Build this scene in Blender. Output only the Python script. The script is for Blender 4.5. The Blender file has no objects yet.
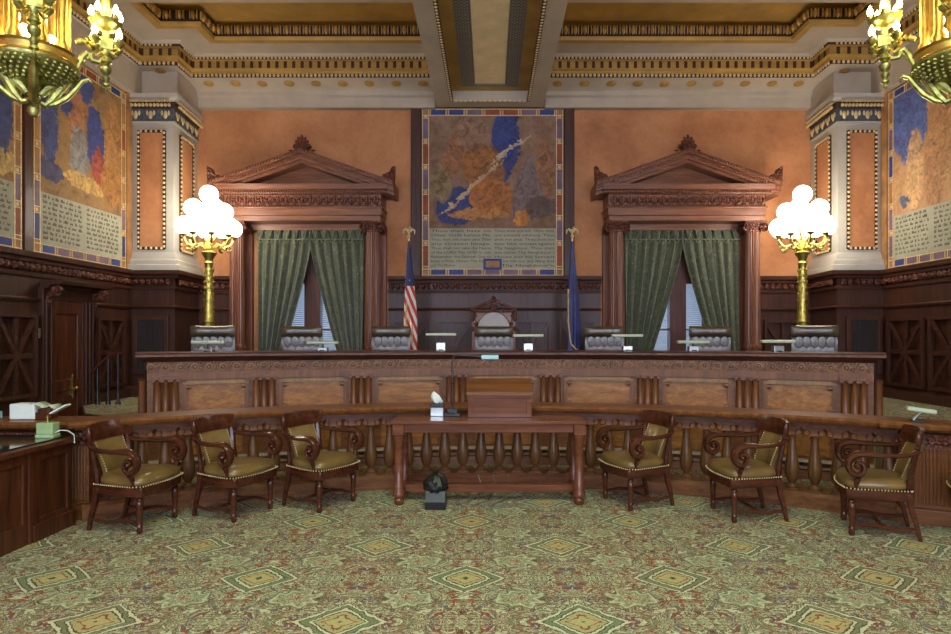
import bpy, bmesh, math, random
from math import sin, cos, pi, radians, sqrt, asin, atan2
from mathutils import Matrix, Vector, Euler
random.seed(7)
SC = bpy.context.scene
COL = SC.collection

# ------------------------------------------------------------------ colour + node helpers
def lin(c):
    return tuple(((x/255)/12.92 if x/255 <= .04045 else ((x/255+.055)/1.055)**2.4) for x in c) + (1.0,)

class NT:
    def __init__(s, name):
        s.m = bpy.data.materials.new(name); s.m.use_nodes = True
        s.t = s.m.node_tree; s.b = s.t.nodes['Principled BSDF']
    def n(s, typ, **kw):
        nd = s.t.nodes.new(typ)
        for k, v in kw.items():
            if k.startswith('i_'): nd.inputs[k[2:].replace('_', ' ')].default_value = v
            else: setattr(nd, k, v)
        return nd
    def l(s, a, b): s.t.links.new(a, b)
    def coord(s, scale=(1, 1, 1), rot=(0, 0, 0), kind='Object'):
        tc = s.n('ShaderNodeTexCoord'); mp = s.n('ShaderNodeMapping')
        s.l(tc.outputs[kind], mp.inputs['Vector'])
        mp.inputs['Scale'].default_value = scale; mp.inputs['Rotation'].default_value = rot
        return mp.outputs['Vector']
    def noise(s, vec, scale=5, detail=4, rough=.5, dist=0):
        nd = s.n('ShaderNodeTexNoise'); s.l(vec, nd.inputs['Vector'])
        nd.inputs['Scale'].default_value = scale; nd.inputs['Detail'].default_value = detail
        nd.inputs['Roughness'].default_value = rough; nd.inputs['Distortion'].default_value = dist
        return nd.outputs['Fac']
    def ramp(s, fac, stops, interp='LINEAR'):
        r = s.n('ShaderNodeValToRGB'); r.color_ramp.interpolation = interp
        e = r.color_ramp.elements
        while len(e) > 1: e.remove(e[-1])
        e[0].position = stops[0][0]; e[0].color = stops[0][1]
        for p, c in stops[1:]:
            x = e.new(p); x.color = c
        s.l(fac, r.inputs['Fac']); return r.outputs['Color']
    def math(s, op, a, b=None, c=None, clamp=False):
        nd = s.n('ShaderNodeMath', operation=op); nd.use_clamp = clamp
        for i, x in enumerate((a, b, c)):
            if x is None: continue
            if isinstance(x, (int, float)): nd.inputs[i].default_value = x
            else: s.l(x, nd.inputs[i])
        return nd.outputs[0]
    def mix(s, fac, a, b, blend='MIX'):
        nd = s.n('ShaderNodeMix', data_type='RGBA', blend_type=blend)
        for idx, x in ((0, fac), (6, a), (7, b)):
            if isinstance(x, (int, float)): nd.inputs[idx].default_value = x
            elif isinstance(x, tuple): nd.inputs[idx].default_value = x
            else: s.l(x, nd.inputs[idx])
        return nd.outputs[2]
    def bump(s, h, strength=.3, dist=.01):
        b = s.n('ShaderNodeBump'); b.inputs['Strength'].default_value = strength; b.inputs['Distance'].default_value = dist
        s.l(h, b.inputs['Height']); s.l(b.outputs[0], s.b.inputs['Normal'])
    def set(s, col=None, rough=.5, metal=0, spec=.5, coat=0):
        if col is not None:
            if isinstance(col, tuple): s.b.inputs['Base Color'].default_value = col
            else: s.l(col, s.b.inputs['Base Color'])
        s.b.inputs['Roughness'].default_value = rough; s.b.inputs['Metallic'].default_value = metal
        s.b.inputs['Specular IOR Level'].default_value = spec
        if coat: s.b.inputs['Coat Weight'].default_value = coat; s.b.inputs['Coat Roughness'].default_value = .12
        return s.m

def wood(name, dark, light, axis='z', rough=.35, scale=1.0, carve=0):
    t = NT(name)
    sc = {'x': (.35, 6, 6), 'y': (6, .35, 6), 'z': (6, 6, .35)}[axis]
    v = t.coord(tuple(k*scale for k in sc))
    g = t.noise(v, 3.2, 6, .6, .6)
    f = t.noise(v, 16, 3, .5)
    h = t.math('ADD', t.math('MULTIPLY', g, .75), t.math('MULTIPLY', f, .25))
    c = t.ramp(h, [(.33, lin(dark)), (.5, lin(tuple((a+b)/2 for a, b in zip(dark, light)))), (.68, lin(light))])
    if carve:
        vv = t.coord((1, 1, 1)); vo = t.n('ShaderNodeTexVoronoi'); vo.inputs['Scale'].default_value = carve
        t.l(vv, vo.inputs['Vector']); t.bump(vo.outputs['Distance'], .9, .03)
    else:
        t.bump(h, .08, .004)
    return t.set(c, rough, 0, .35, .06)

def plain(name, col, rough=.6, metal=0, var=.12, nscale=4, bump=.05, coat=0):
    t = NT(name); v = t.coord()
    n = t.noise(v, nscale, 5, .6)
    a = lin(tuple(x*(1-var) for x in col)); b = lin(tuple(min(255, x*(1+var)) for x in col))
    c = t.ramp(n, [(.3, a), (.7, b)])
    t.bump(t.noise(v, nscale*8, 3), bump, .005)
    return t.set(c, rough, metal, .5, coat)

def emit(name, col, strength):
    t = NT(name); t.set(lin(col), .3)
    t.b.inputs['Emission Color'].default_value = lin(col); t.b.inputs['Emission Strength'].default_value = strength
    return t.m

M = {}
M['wood'] = wood('dark_mahogany', (50, 24, 13), (104, 56, 32), 'z', .33)
M['woodx'] = wood('dark_mahogany_across', (52, 25, 14), (108, 58, 33), 'x', .33)
M['woody'] = wood('dark_mahogany_along', (50, 24, 13), (102, 54, 31), 'y', .33)
M['wains'] = wood('wainscot_oak', (44, 23, 14), (84, 47, 30), 'z', .5)
M['wainsx'] = wood('wainscot_oak_across', (46, 24, 15), (88, 50, 32), 'x', .48)
M['carve'] = wood('carved_mahogany', (62, 31, 22), (118, 66, 46), 'x', .38, 1, 30)
M['aed'] = wood('red_mahogany', (84, 50, 36), (144, 94, 68), 'x', .38)
M['aedz'] = wood('red_mahogany_upright', (82, 48, 34), (138, 88, 64), 'z', .38)
M['bench'] = wood('bench_walnut', (80, 45, 21), (138, 88, 46), 'x', .4)
M['benchz'] = wood('bench_walnut_upright', (82, 46, 22), (140, 88, 46), 'z', .36)
M['field'] = wood('figured_walnut_panel', (108, 64, 28), (182, 124, 60), 'x', .32, 1.3)
M['balus'] = wood('turned_walnut', (70, 44, 24), (122, 82, 46), 'z', .3)
M['chairw'] = wood('chair_mahogany', (48, 23, 14), (92, 49, 31), 'x', .22)
M['tablew'] = wood('table_mahogany', (82, 43, 28), (126, 76, 52), 'x', .25)
M['leather'] = plain('olive_tan_leather', (112, 88, 48), .33, 0, .16, 5, .15, .2)
M['bleather'] = plain('brown_tufted_leather', (74, 60, 40), .34, 0, .15, 5, .3, .3)
M['brass'] = plain('aged_brass', (176, 150, 78), .3, 1, .25, 9, .3)
M['gbrass'] = plain('green_gilt_bronze', (166, 166, 104), .42, 1, .3, 12, .35)
M['lbrass'] = plain('yellow_gilt_bronze', (190, 176, 96), .38, 1, .25, 16, .5)
M['bead'] = plain('pale_gilt', (206, 180, 132), .5, .15, .12, 20, .1)
M['benchlt'] = wood('carved_light_walnut', (92, 62, 40), (150, 108, 72), 'x', .45)
M['gold'] = plain('gold_leaf', (198, 158, 88), .4, .35, .2, 14, .4)
M['goldp'] = plain('gold_paint', (166, 130, 62), .6, .15, .1, 3, .1)
M['stone'] = plain('warm_grey_paint', (172, 160, 142), .75, 0, .05, 2, .04)
M['pstone'] = plain('pale_grey_paint', (172, 168, 156), .7, 0, .05, 2, .04)
M['umber'] = plain('umber_recess', (58, 38, 20), .8)
M['cordm'] = plain('olive_cord', (118, 122, 88), .7)
M['black'] = plain('black_iron', (22, 21, 22), .35)
M['blackp'] = plain('black_plastic', (26, 27, 28), .18, 0, .3, 20, .8)
M['white'] = plain('white_paper', (215, 222, 214), .6, 0, .04)
M['cyan'] = plain('pale_blue_paper', (150, 200, 200), .5, 0, .04)
M['silver'] = plain('silver_plate', (172, 180, 176), .3, .9, .1)
M['lampbar'] = plain('pale_green_enamel', (178, 188, 160), .3, 0, .06)
M['glassgreen'] = plain('dark_glass_top', (40, 48, 42), .06, 0, .1, 2, 0, .6)
M['latt'] = plain('bronze_lattice', (62, 52, 44), .5, .3)
M['grille'] = plain('dark_grille', (18, 16, 16), .5)
M['navy'] = plain('navy_satin', (28, 38, 92), .5, 0, .3, 8)
M['royal'] = plain('royal_blue_paint', (34, 56, 120), .65, 0, .15)
M['slate'] = plain('slate_blue_paint', (66, 76, 88), .6, 0, .25, 18)
M['rust'] = plain('rust_red_paint', (132, 62, 34), .65, 0, .2)
M['mauve'] = plain('mauve_paint', (104, 84, 104), .65, 0, .15)
M['ochre'] = plain('ochre_paint', (150, 106, 60), .65, 0, .2)
M['vellum'] = plain('pale_ceiling_canvas', (226, 204, 158), .8, 0, .05)
M['cream'] = plain('cream_paint', (196, 176, 126), .7, 0, .1)
M['inkl'] = plain('faded_brown_ink', (98, 90, 74), .8)
M['ink'] = plain('brown_black_ink', (56, 46, 38), .8)
M['textbg'] = plain('grey_green_text_ground', (156, 156, 134), .8, 0, .06)
M['blind'] = plain('white_blind_slat', (176, 184, 200), .5, 0, .03)
M['globe'] = emit('glowing_opal_glass', (255, 246, 232), 7.0)
M['bulb'] = emit('glowing_bulb', (255, 220, 150), 26.0)
M['dome'] = emit('leaded_skylight_glass', (236, 255, 226), 3.4)
M['fillglow'] = emit('added_fill_glass', (214, 226, 255), 9.0)  # glow of the added end wall windows, serves as fill light

def orange_mat():
    t = NT('mottled_orange_plaster'); v = t.coord()
    a = t.noise(v, 1.1, 6, .62, .4); b = t.noise(v, 14, 4, .6)
    h = t.math('ADD', t.math('MULTIPLY', a, .8), t.math('MULTIPLY', b, .2))
    c = t.ramp(h, [(.3, lin((150, 96, 60))), (.5, lin((182, 124, 80))), (.7, lin((200, 146, 100)))])
    t.bump(b, .08, .004); return t.set(c, .8)
M['orange'] = orange_mat()

def carpet_mat():
    t = NT('patterned_axminster_carpet')
    g = t.n('ShaderNodeNewGeometry'); sp = t.n('ShaderNodeSeparateXYZ'); t.l(g.outputs['Position'], sp.inputs[0])
    x, y = sp.outputs[0], sp.outputs[1]
    PX, PY = 1.36, 1.27
    # folded coordinates give the mirrored, woven look of the repeat
    fx = t.math('PINGPONG', t.math('ADD', x, .16), PX/4*2); fy = t.math('PINGPONG', t.math('SUBTRACT', y, 4.17-PY*4), PY/4*2)
    a = t.math('SUBTRACT', 1, t.math('DIVIDE', fx, PX/2)); b = t.math('SUBTRACT', 1, t.math('DIVIDE', fy, PY/2))
    # diamonds at the lattice points (fx,fy)=(0,0) and at the half drop
    fx1 = t.math('DIVIDE', fx, PX/2); fy1 = t.math('DIVIDE', fy, PY/2)
    d1 = t.math('ADD', fx1, fy1); d2 = t.math('ADD', a, b)
    dm = t.math('MINIMUM', d1, d2)                       # 0 at diamond centres .. 1 between
    # flowers half way between the diamonds
    ex = t.math('SUBTRACT', fx1, .5); ey = t.math('SUBTRACT', fy1, .5)
    fd = t.math('SQRT', t.math('ADD', t.math('MULTIPLY', ex, ex), t.math('MULTIPLY', ey, ey)))
    cmb = t.n('ShaderNodeCombineXYZ'); t.l(fx, cmb.inputs[0]); t.l(fy, cmb.inputs[1])
    wc = t.n('ShaderNodeCombineXYZ'); t.l(x, wc.inputs[0]); t.l(y, wc.inputs[1])
    vec = cmb.outputs[0]; wv = wc.outputs[0]
    n1 = t.noise(vec, 6.5, 2, .5, 1.2); n2 = t.noise(vec, 11, 2, .5, .9); n3 = t.noise(vec, 5.0, 1, .5, .5); fine = t.noise(wv, 45, 2, .6, .5); hue = t.noise(wv, 1.6, 2, .5)
    w = t.math('MULTIPLY', t.math('SUBTRACT', fine, .5), .05)
    cream = lin((200, 200, 166)); green = lin((108, 118, 86)); lgreen = lin((152, 160, 122)); rust = lin((136, 54, 38)); plum = lin((82, 60, 84)); dark = lin((42, 48, 36)); blue = lin((72, 90, 98))
    ground = t.ramp(t.math('ADD', n3, w), [(0, plum), (.40, blue), (.43, rust), (.50, dark), (.515, rust), (.57, plum), (.63, green)], 'CONSTANT')
    k1 = t.math('FRACT', t.math('MULTIPLY', t.math('ADD', n1, w), 8))
    l1 = t.ramp(k1, [(0, cream), (.18, dark), (.30, green), (.44, rust), (.66, dark), (.74, lgreen), (.90, dark)], 'CONSTANT')
    k2 = t.math('FRACT', t.math('MULTIPLY', t.math('ADD', n2, w), 6))
    m2 = t.math('LESS_THAN', k2, .30)
    c = t.mix(t.math('GREATER_THAN', n2, .44), ground, l1)
    c = t.mix(t.math('MULTIPLY', m2, .85), c, t.ramp(k2, [(0, lgreen), (.12, cream), (.22, dark)], 'CONSTANT'))
    wob = t.math('MULTIPLY', t.math('SUBTRACT', n2, .5), .12)
    dd = t.math('ADD', t.math('ADD', dm, wob), w)
    dia = t.ramp(dd, [(0, dark), (.035, lin((176, 166, 110))), (.13, rust), (.15, lin((168, 160, 108))), (.20, dark), (.225, cream), (.265, dark), (.285, green), (.33, dark), (.345, cream), (.38, dark)], 'CONSTANT')
    c = t.mix(t.math('LESS_THAN', dd, .395), c, dia)
    ang = t.math('ARCTAN2', ey, ex)
    pet = t.math('MULTIPLY', t.math('COSINE', t.math('MULTIPLY', ang, 8)), .03)
    fr = t.math('ADD', t.math('ADD', fd, pet), t.math('MULTIPLY', t.math('SUBTRACT', n2, .5), .22))
    flo = t.ramp(fr, [(0, rust), (.03, cream), (.055, dark), (.07, lgreen), (.11, dark), (.125, lgreen), (.16, cream), (.185, green), (.21, dark)], 'CONSTANT')
    c = t.mix(t.math('MULTIPLY', t.math('LESS_THAN', fr, .225), .8), c, flo)
    sp1 = t.ramp(t.noise(wv, 75, 1), [(.0, dark), (.40, rust), (.46, green), (.52, lgreen), (.60, cream)], 'CONSTANT')
    c = t.mix(.12, c, sp1)
    c = t.mix(.12, c, t.ramp(hue, [(.35, lin((150, 90, 70))), (.65, lin((130, 140, 116)))]))
    t.bump(t.noise(wv, 160, 2), .5, .006)
    return t.set(c, .95, 0, .1)
M['carpet'] = carpet_mat()

def curtain_mat():
    t = NT('sage_damask_velvet'); v = t.coord((1, 1, 1))
    n = t.noise(v, 7, 5, .7, 2.5); n2 = t.noise(v, 2, 3)
    c = t.ramp(n, [(.3, lin((50, 56, 38))), (.5, lin((80, 86, 60))), (.62, lin((92, 98, 72))), (.67, lin((146, 148, 114)))])
    t.b.inputs['Sheen Weight'].default_value = .4
    return t.set(c, .7)
M['curtain'] = curtain_mat()

def fret_mat(name, a, b, scale):
    t = NT(name); v = t.coord((scale, scale, scale))
    w = t.n('ShaderNodeTexChecker'); w.inputs['Scale'].default_value = 1.0; t.l(v, w.inputs['Vector'])
    br = t.n('ShaderNodeTexBrick'); br.inputs['Scale'].default_value = 1.0
    br.inputs['Color1'].default_value = lin(a); br.inputs['Color2'].default_value = lin(tuple(x*.8 for x in a)); br.inputs['Mortar'].default_value = lin(b)
    br.inputs['Mortar Size'].default_value = .07; t.l(v, br.inputs['Vector'])
    return t.set(br.outputs[0], .6)
M['fret'] = fret_mat('greek_fret_paint', (46, 50, 58), (140, 134, 116), 7)

def stripes_mat():
    t = NT('red_white_striped_satin')
    v = t.coord(); sp = t.n('ShaderNodeSeparateXYZ'); t.l(v, sp.inputs[0])
    k = t.math('FRACT', t.math('MULTIPLY', t.math('ADD', sp.outputs[2], t.math('MULTIPLY', sp.outputs[0], 2.6)), 4.2))
    c = t.mix(t.math('GREATER_THAN', k, .5), lin((214, 208, 196)), lin((178, 34, 38)))
    return t.set(c, .6)
M['stripes'] = stripes_mat()
def canton_mat():
    t = NT('starred_blue_satin'); v = t.coord((1, 1, 1))
    vo = t.n('ShaderNodeTexVoronoi'); vo.inputs['Scale'].default_value = 17; vo.inputs['Randomness'].default_value = .2; t.l(v, vo.inputs['Vector'])
    c = t.mix(t.math('LESS_THAN', vo.outputs['Distance'], .22), lin((26, 34, 82)), lin((214, 214, 214)))
    return t.set(c, .6)
M['canton'] = canton_mat()

def paint_mat(name, stops, blobs, nscale=2.2):
    """abstract brushed canvas: a noise ground with soft-edged colour fields (cx, cz, rx, rz, angle, colour)"""
    t = NT(name); v = t.coord(); sp = t.n('ShaderNodeSeparateXYZ'); t.l(v, sp.inputs[0])
    n1 = t.noise(v, nscale, 6, .65, 1.6); n2 = t.noise(v, nscale*3.1, 5, .65, 1.2)
    X = t.math('ADD', sp.outputs[0], t.math('MULTIPLY', t.math('SUBTRACT', n2, .5), .28))
    Z = t.math('ADD', sp.outputs[2], t.math('MULTIPLY', t.math('SUBTRACT', n1, .5), .34))
    c = t.ramp(t.math('ADD', t.math('MULTIPLY', n1, .6), t.math('MULTIPLY', n2, .4)), [(p, lin(q)) for p, q in stops])
    for cx, cz, rx, rz, an, q in blobs:
        dx = t.math('SUBTRACT', X, cx); dz = t.math('SUBTRACT', Z, cz)
        u = t.math('DIVIDE', t.math('ADD', t.math('MULTIPLY', dx, cos(an)), t.math('MULTIPLY', dz, sin(an))), rx)
        w = t.math('DIVIDE', t.math('SUBTRACT', t.math('MULTIPLY', dz, cos(an)), t.math('MULTIPLY', dx, sin(an))), rz)
        d = t.math('ADD', t.math('MULTIPLY', u, u), t.math('MULTIPLY', w, w))
        msk = t.math('MULTIPLY', t.math('SUBTRACT', 1.06, d), 7, clamp=True)
        col = t.ramp(n2, [(.35, lin(tuple(x*.72 for x in q))), (.65, lin(tuple(min(255, x*1.18) for x in q)))])
        c = t.mix(t.math('MULTIPLY', msk, .9), c, col)
    return t.set(c, .8)

# ------------------------------------------------------------------ mesh builder
JR = random.Random(99)
class MB:
    def __init__(s): s.v = []; s.f = []
    def add(s, vs, fs):
        b = len(s.v); s.v.extend([tuple(p) for p in vs]); s.f.extend([tuple(i+b for i in q) for q in fs]); return s
    def box(s, x, y, z, sx, sy, sz, m=None, taper=1.0):
        e = JR.uniform(.0002, .0012); sx += e; sy += e; sz += e
        """centre x,y,z and full sizes; taper scales the top"""
        vs = []
        for dz in (-.5, .5):
            k = taper if dz > 0 else 1
            for dx, dy in ((-.5, -.5), (.5, -.5), (.5, .5), (-.5, .5)):
                p = Vector((dx*sx*k, dy*sy*k, dz*sz))
                if m is not None: p = m @ p
                vs.append((p.x+x, p.y+y, p.z+z))
        return s.add(vs, [(0, 3, 2, 1), (4, 5, 6, 7), (0, 1, 5, 4), (1, 2, 6, 5), (2, 3, 7, 6), (3, 0, 4, 7)])
    def bb(s, x0, x1, y0, y1, z0, z1): return s.box((x0+x1)/2, (y0+y1)/2, (z0+z1)/2, abs(x1-x0), abs(y1-y0), abs(z1-z0))
    def prism(s, poly, z0, z1, m=None):
        n = len(poly); vs = [Vector((p[0], p[1], z0)) for p in poly]+[Vector((p[0], p[1], z1)) for p in poly]
        if m is not None: vs = [m @ q for q in vs]
        fs = [tuple(range(n-1, -1, -1)), tuple(range(n, 2*n))]+[(i, (i+1) % n, n+(i+1) % n, n+i) for i in range(n)]
        return s.add(vs, fs)
    def lathe(s, prof, seg=16, c=(0, 0, 0), m=None, flute=0, fd=.06):
        vs = []; n = len(prof)
        for r, z in prof:
            for k in range(seg):
                a = 2*pi*k/seg; rr = r
                if flute and k % 2: rr = r*(1-fd)
                p = Vector((rr*cos(a), rr*sin(a), z))
                if m is not None: p = m @ p
                vs.append((p.x+c[0], p.y+c[1], p.z+c[2]))
        fs = [(i*seg+k, i*seg+(k+1) % seg, (i+1)*seg+(k+1) % seg, (i+1)*seg+k) for i in range(n-1) for k in range(seg)]
        fs += [tuple(range(seg-1, -1, -1)), tuple(range((n-1)*seg, n*seg))]
        return s.add(vs, fs)
    def ball(s, c, r, sc=(1, 1, 1), seg=10, rings=6, m=None):
        prof = [(max(.002, r*sin(pi*i/rings)), -r*cos(pi*i/rings)) for i in range(rings+1)]
        mm = Matrix.Diagonal((sc[0], sc[1], sc[2])).to_3x3()
        if m is not None: mm = m @ mm
        return s.lathe(prof, seg, c, mm)
    def tube(s, pts, rad, seg=8, flat=(1, 1), up=(0, 0, 1)):
        pts = [Vector(p) for p in pts]; n = len(pts); vs = []
        if isinstance(rad, (int, float)): rad = [rad]*n
        U = Vector(up)
        for i, p in enumerate(pts):
            d = (pts[min(i+1, n-1)]-pts[max(i-1, 0)]).normalized()
            a = d.cross(U)
            if a.length < 1e-3: a = d.cross(Vector((0, 1, 0))) if abs(d.y) < .9 else d.cross(Vector((1, 0, 0)))
            a.normalize(); b = a.cross(d).normalized()
            for k in range(seg):
                t = 2*pi*(k+.5)/seg
                vs.append(p+a*cos(t)*rad[i]*flat[0]+b*sin(t)*rad[i]*flat[1])
        fs = [(i*seg+k, i*seg+(k+1) % seg, (i+1)*seg+(k+1) % seg, (i+1)*seg+k) for i in range(n-1) for k in range(seg)]
        fs += [tuple(range(seg-1, -1, -1)), tuple(range((n-1)*seg, n*seg))]
        return s.add(vs, fs)
    def sweep(s, prof, path, closed=True):
        """prof [(out, z)], path [(x, y)] with the room on the right of travel, mitred"""
        n = len(path); k = len(prof); vs = []
        P = [Vector((a, b)) for a, b in path]
        for i in range(n):
            d0 = (P[i]-P[i-1]).normalized() if i > 0 else None
            d1 = (P[i+1]-P[i]).normalized() if i < n-1 else None
            if d0 is None: d0 = d1
            if d1 is None: d1 = d0
            n0 = Vector((d0.y, -d0.x)); n1 = Vector((d1.y, -d1.x)); nn = (n0+n1)
            nn = nn/(nn.length**2)*2 if nn.length > 1e-6 else n0
            for o, z in prof:
                q = P[i]+nn*o; vs.append((q.x, q.y, z))
        fs = [(i*k+j, i*k+(j+1) % k, (i+1)*k+(j+1) % k, (i+1)*k+j) for i in range(n-1) for j in range(k if closed else k-1)]
        if closed: fs += [tuple(range(k-1, -1, -1)), tuple(range((n-1)*k, n*k))]
        return s.add(vs, fs)
    def arc(s, prof, t0, t1, C, n=None):
        """closed profile [(radius, z)] swept round centre C from angle t0 to t1 (0 = straight ahead)"""
        n = n or max(1, int(abs(t1-t0)/.03)); k = len(prof); vs = []
        for i in range(n+1):
            t = t0+(t1-t0)*i/n
            for r, z in prof: vs.append((C[0]+r*sin(t), C[1]+r*cos(t), z))
        fs = [(i*k+j, i*k+(j+1) % k, (i+1)*k+(j+1) % k, (i+1)*k+j) for i in range(n) for j in range(k)]
        fs += [tuple(range(k-1, -1, -1)), tuple(range(n*k, (n+1)*k))]
        return s.add(vs, fs)
    def build(s, name, mat, parent=None, smooth=40, bevel=0, loc=None, rz=0):
        me = bpy.data.meshes.new(name); me.from_pydata(s.v, [], s.f)
        bm = bmesh.new(); bm.from_mesh(me); bmesh.ops.recalc_face_normals(bm, faces=bm.faces); bm.to_mesh(me); bm.free()
        me.materials.append(M[mat] if isinstance(mat, str) else mat)
        if smooth:
            me.shade_smooth(); me.set_sharp_from_angle(angle=radians(smooth))
        o = bpy.data.objects.new(name, me); COL.objects.link(o)
        if parent is not None: o.parent = parent
        if loc is not None: o.location = loc
        o.rotation_euler = (0, 0, rz)
        if bevel:
            b = o.modifiers.new('edge', 'BEVEL'); b.width = bevel; b.segments = 2; b.limit_method = 'ANGLE'; b.angle_limit = radians(40)
        return o

def R3(a, ax='Z'): return Matrix.Rotation(a, 3, ax)

def thing(name, label, cat, loc=(0, 0, 0), rz=0, group=None, kind=None):
    o = bpy.data.objects.new(name, None); COL.objects.link(o); o.empty_display_size = .1
    o.location = loc; o.rotation_euler = (0, 0, rz)
    if label: o['label'] = label
    if cat: o['category'] = cat
    if group: o['group'] = group
    if kind: o['kind'] = kind
    return o
def tag(o, label=None, cat=None, group=None, kind=None):
    if label: o['label'] = label
    if cat: o['category'] = cat
    if group: o['group'] = group
    if kind: o['kind'] = kind
    return o
KIDS = {}
def dup(root, loc, rz, label, group=None):
    kids = {}
    for o in SC.objects:
        if o.parent is not None: kids.setdefault(o.parent, []).append(o)
    def cp(o, par):
        c = o.copy(); COL.objects.link(c)
        if par is not None: c.parent = par
        for ch in kids.get(o, []): cp(ch, c)
        return c
    r = cp(root, None); r.location = loc; r.rotation_euler = (0, 0, rz); r['label'] = label
    if group: r['group'] = group
    return r
def struct(o, label=None, cat=None):
    o['kind'] = 'structure'
    if label: o['label'] = label
    if cat: o['category'] = cat
    return o

# ------------------------------------------------------------------ camera
cam = bpy.data.objects.new('camera', bpy.data.cameras.new('camera')); COL.objects.link(cam); SC.camera = cam
cam.location = (0, 0, 1.6); cam.rotation_euler = (pi/2, 0, 0)
cam.data.lens = 24.0; cam.data.sensor_width = 36; cam.data.shift_x = -14.5/951; cam.data.shift_y = 18/951
cam.data.clip_end = 100
SC.view_settings.view_transform = 'Standard'; SC.view_settings.look = 'None'; SC.view_settings.gamma = 1
SC.view_settings.exposure = 0.95
SC.cycles.use_denoising = True
SC.cycles.max_bounces = 8; SC.cycles.sample_clamp_indirect = 6

# room constants
XL, XR, YB = -5.75, 6.28, 11.1
PIL = {'l': (-5.75, -5.04), 'r': (5.54, 6.28)}; YP = 10.1
PZ = .62                      # raised floor
ZC = 6.45                     # coffer ceiling
WC = (-3.13, 3.29)            # window centres
YF = -6.0                     # wall behind the camera
# ================================================================== room shell
fl = struct(MB().bb(XL-.3, XR+.3, YF-.3, YB+.3, -.2, 0).build('floor', 'carpet'), 'patterned green and rust red carpet of the lower courtroom floor', 'floor')
CB = (0.0, -.1)   # centre of the judges' bench arc
pf = MB()
pts = [(XL, YB), (XL, 8.95), (-5.1, 8.0), (-4.15, 7.35)]
pts += [(CB[0]+8.2*sin(t), CB[1]+8.2*cos(t)) for t in [(-.50+1.04*i/30) for i in range(31)]]
pts += [(4.6, 7.3), (XR, 7.3), (XR, YB)]
pf.prism(pts[::-1], 0.0, PZ)
plat = struct(pf.build('floor_platform', 'carpet', smooth=0), 'raised carpeted platform floor behind the judges bench', 'floor')
rs = MB(); rs.bb(4.0, XR, 7.27, 7.30, 0, PZ-.01)
for a_, b_ in (((XL, 8.95), (-5.1, 8.0)), ((-5.1, 8.0), (-4.1, 7.31))):
    d_ = Vector((b_[0]-a_[0], b_[1]-a_[1])); n_ = Vector((d_.y, -d_.x)).normalized()*.02
    rs.prism([a_, b_, (b_[0]+n_.x, b_[1]+n_.y), (a_[0]+n_.x, a_[1]+n_.y)], 0, PZ-.01)
rs.build('platform_riser', 'wainsx', plat, 0)
st = MB()
for i in range(3):
    z = PZ*(3-i)/4
    st.prism([(XL, 8.95-.28*i), (XL, 8.95-.28*(i+1)), (-5.2, 8.0-.28*(i+1)), (-5.1, 8.0-.28*i)], 0, z)
struct(st.build('floor_steps', 'carpet', smooth=0), 'short carpeted steps up to the platform by the panelled door', 'steps')

def hole_wall(mb, x0, x1, z0, z1, holes, y0, y1):
    """wall slab along x with rectangular holes [(hx0,hx1,hz0,hz1)]"""
    xs = x0
    for hx0, hx1, hz0, hz1 in holes:
        mb.bb(xs, hx0, y0, y1, z0, z1)
        mb.bb(hx0, hx1, y0, y1, z0, hz0); mb.bb(hx0, hx1, y0, y1, hz1, z1)
        xs = hx1
    mb.bb(xs, x1, y0, y1, z0, z1)
holes = [(c-.93, c+.93, .75, 3.42) for c in WC]
w = MB(); hole_wall(w, XL-.3, XR+.3, 0, 7.2, holes, YB, YB+.3)
wall_back = struct(w.build('wall_back', 'orange', smooth=0), 'mottled orange plaster wall behind the judges bench', 'wall')
wall_left = struct(MB().bb(XL-.3, XL, YF, YB, 0, 7.2).build('wall_left', 'orange', smooth=0), 'left wall with murals above dark wood panelling', 'wall')
wall_right = struct(MB().bb(XR, XR+.3, YF, YB, 0, 7.2).build('wall_right', 'orange', smooth=0), 'right wall with murals above dark wood panelling', 'wall')
wall_front = struct(MB().bb(XL-.3, XR+.3, YF-.3, YF, 0, 7.2).build('wall_front', 'orange', smooth=0), 'plaster wall at the public end of the room', 'wall')

# tall windows added unseen in the public end wall, glowing to fill the room
for i, x in enumerate((-4.2, -1.9, .4, 2.7, 5.0)):
    o = thing('window_%d' % (i+3), 'added tall window glowing as fill light in the public end wall', 'window', (x, YF, 0), 0, None, 'structure')
    MB().bb(-.75, .75, .0, .02, 1.6, 5.3).build('glass', 'fillglow', o, 0)
    f = MB()
    for q in (-.8, 0, .8): f.bb(q-.05, q+.05, 0, .1, 1.5, 5.4)
    for z in (1.5, 3.4, 5.4): f.bb(-.85, .85, 0, .1, z-.05, z+.05)
    f.build('window_frame', 'wood', o, 0)

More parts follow.
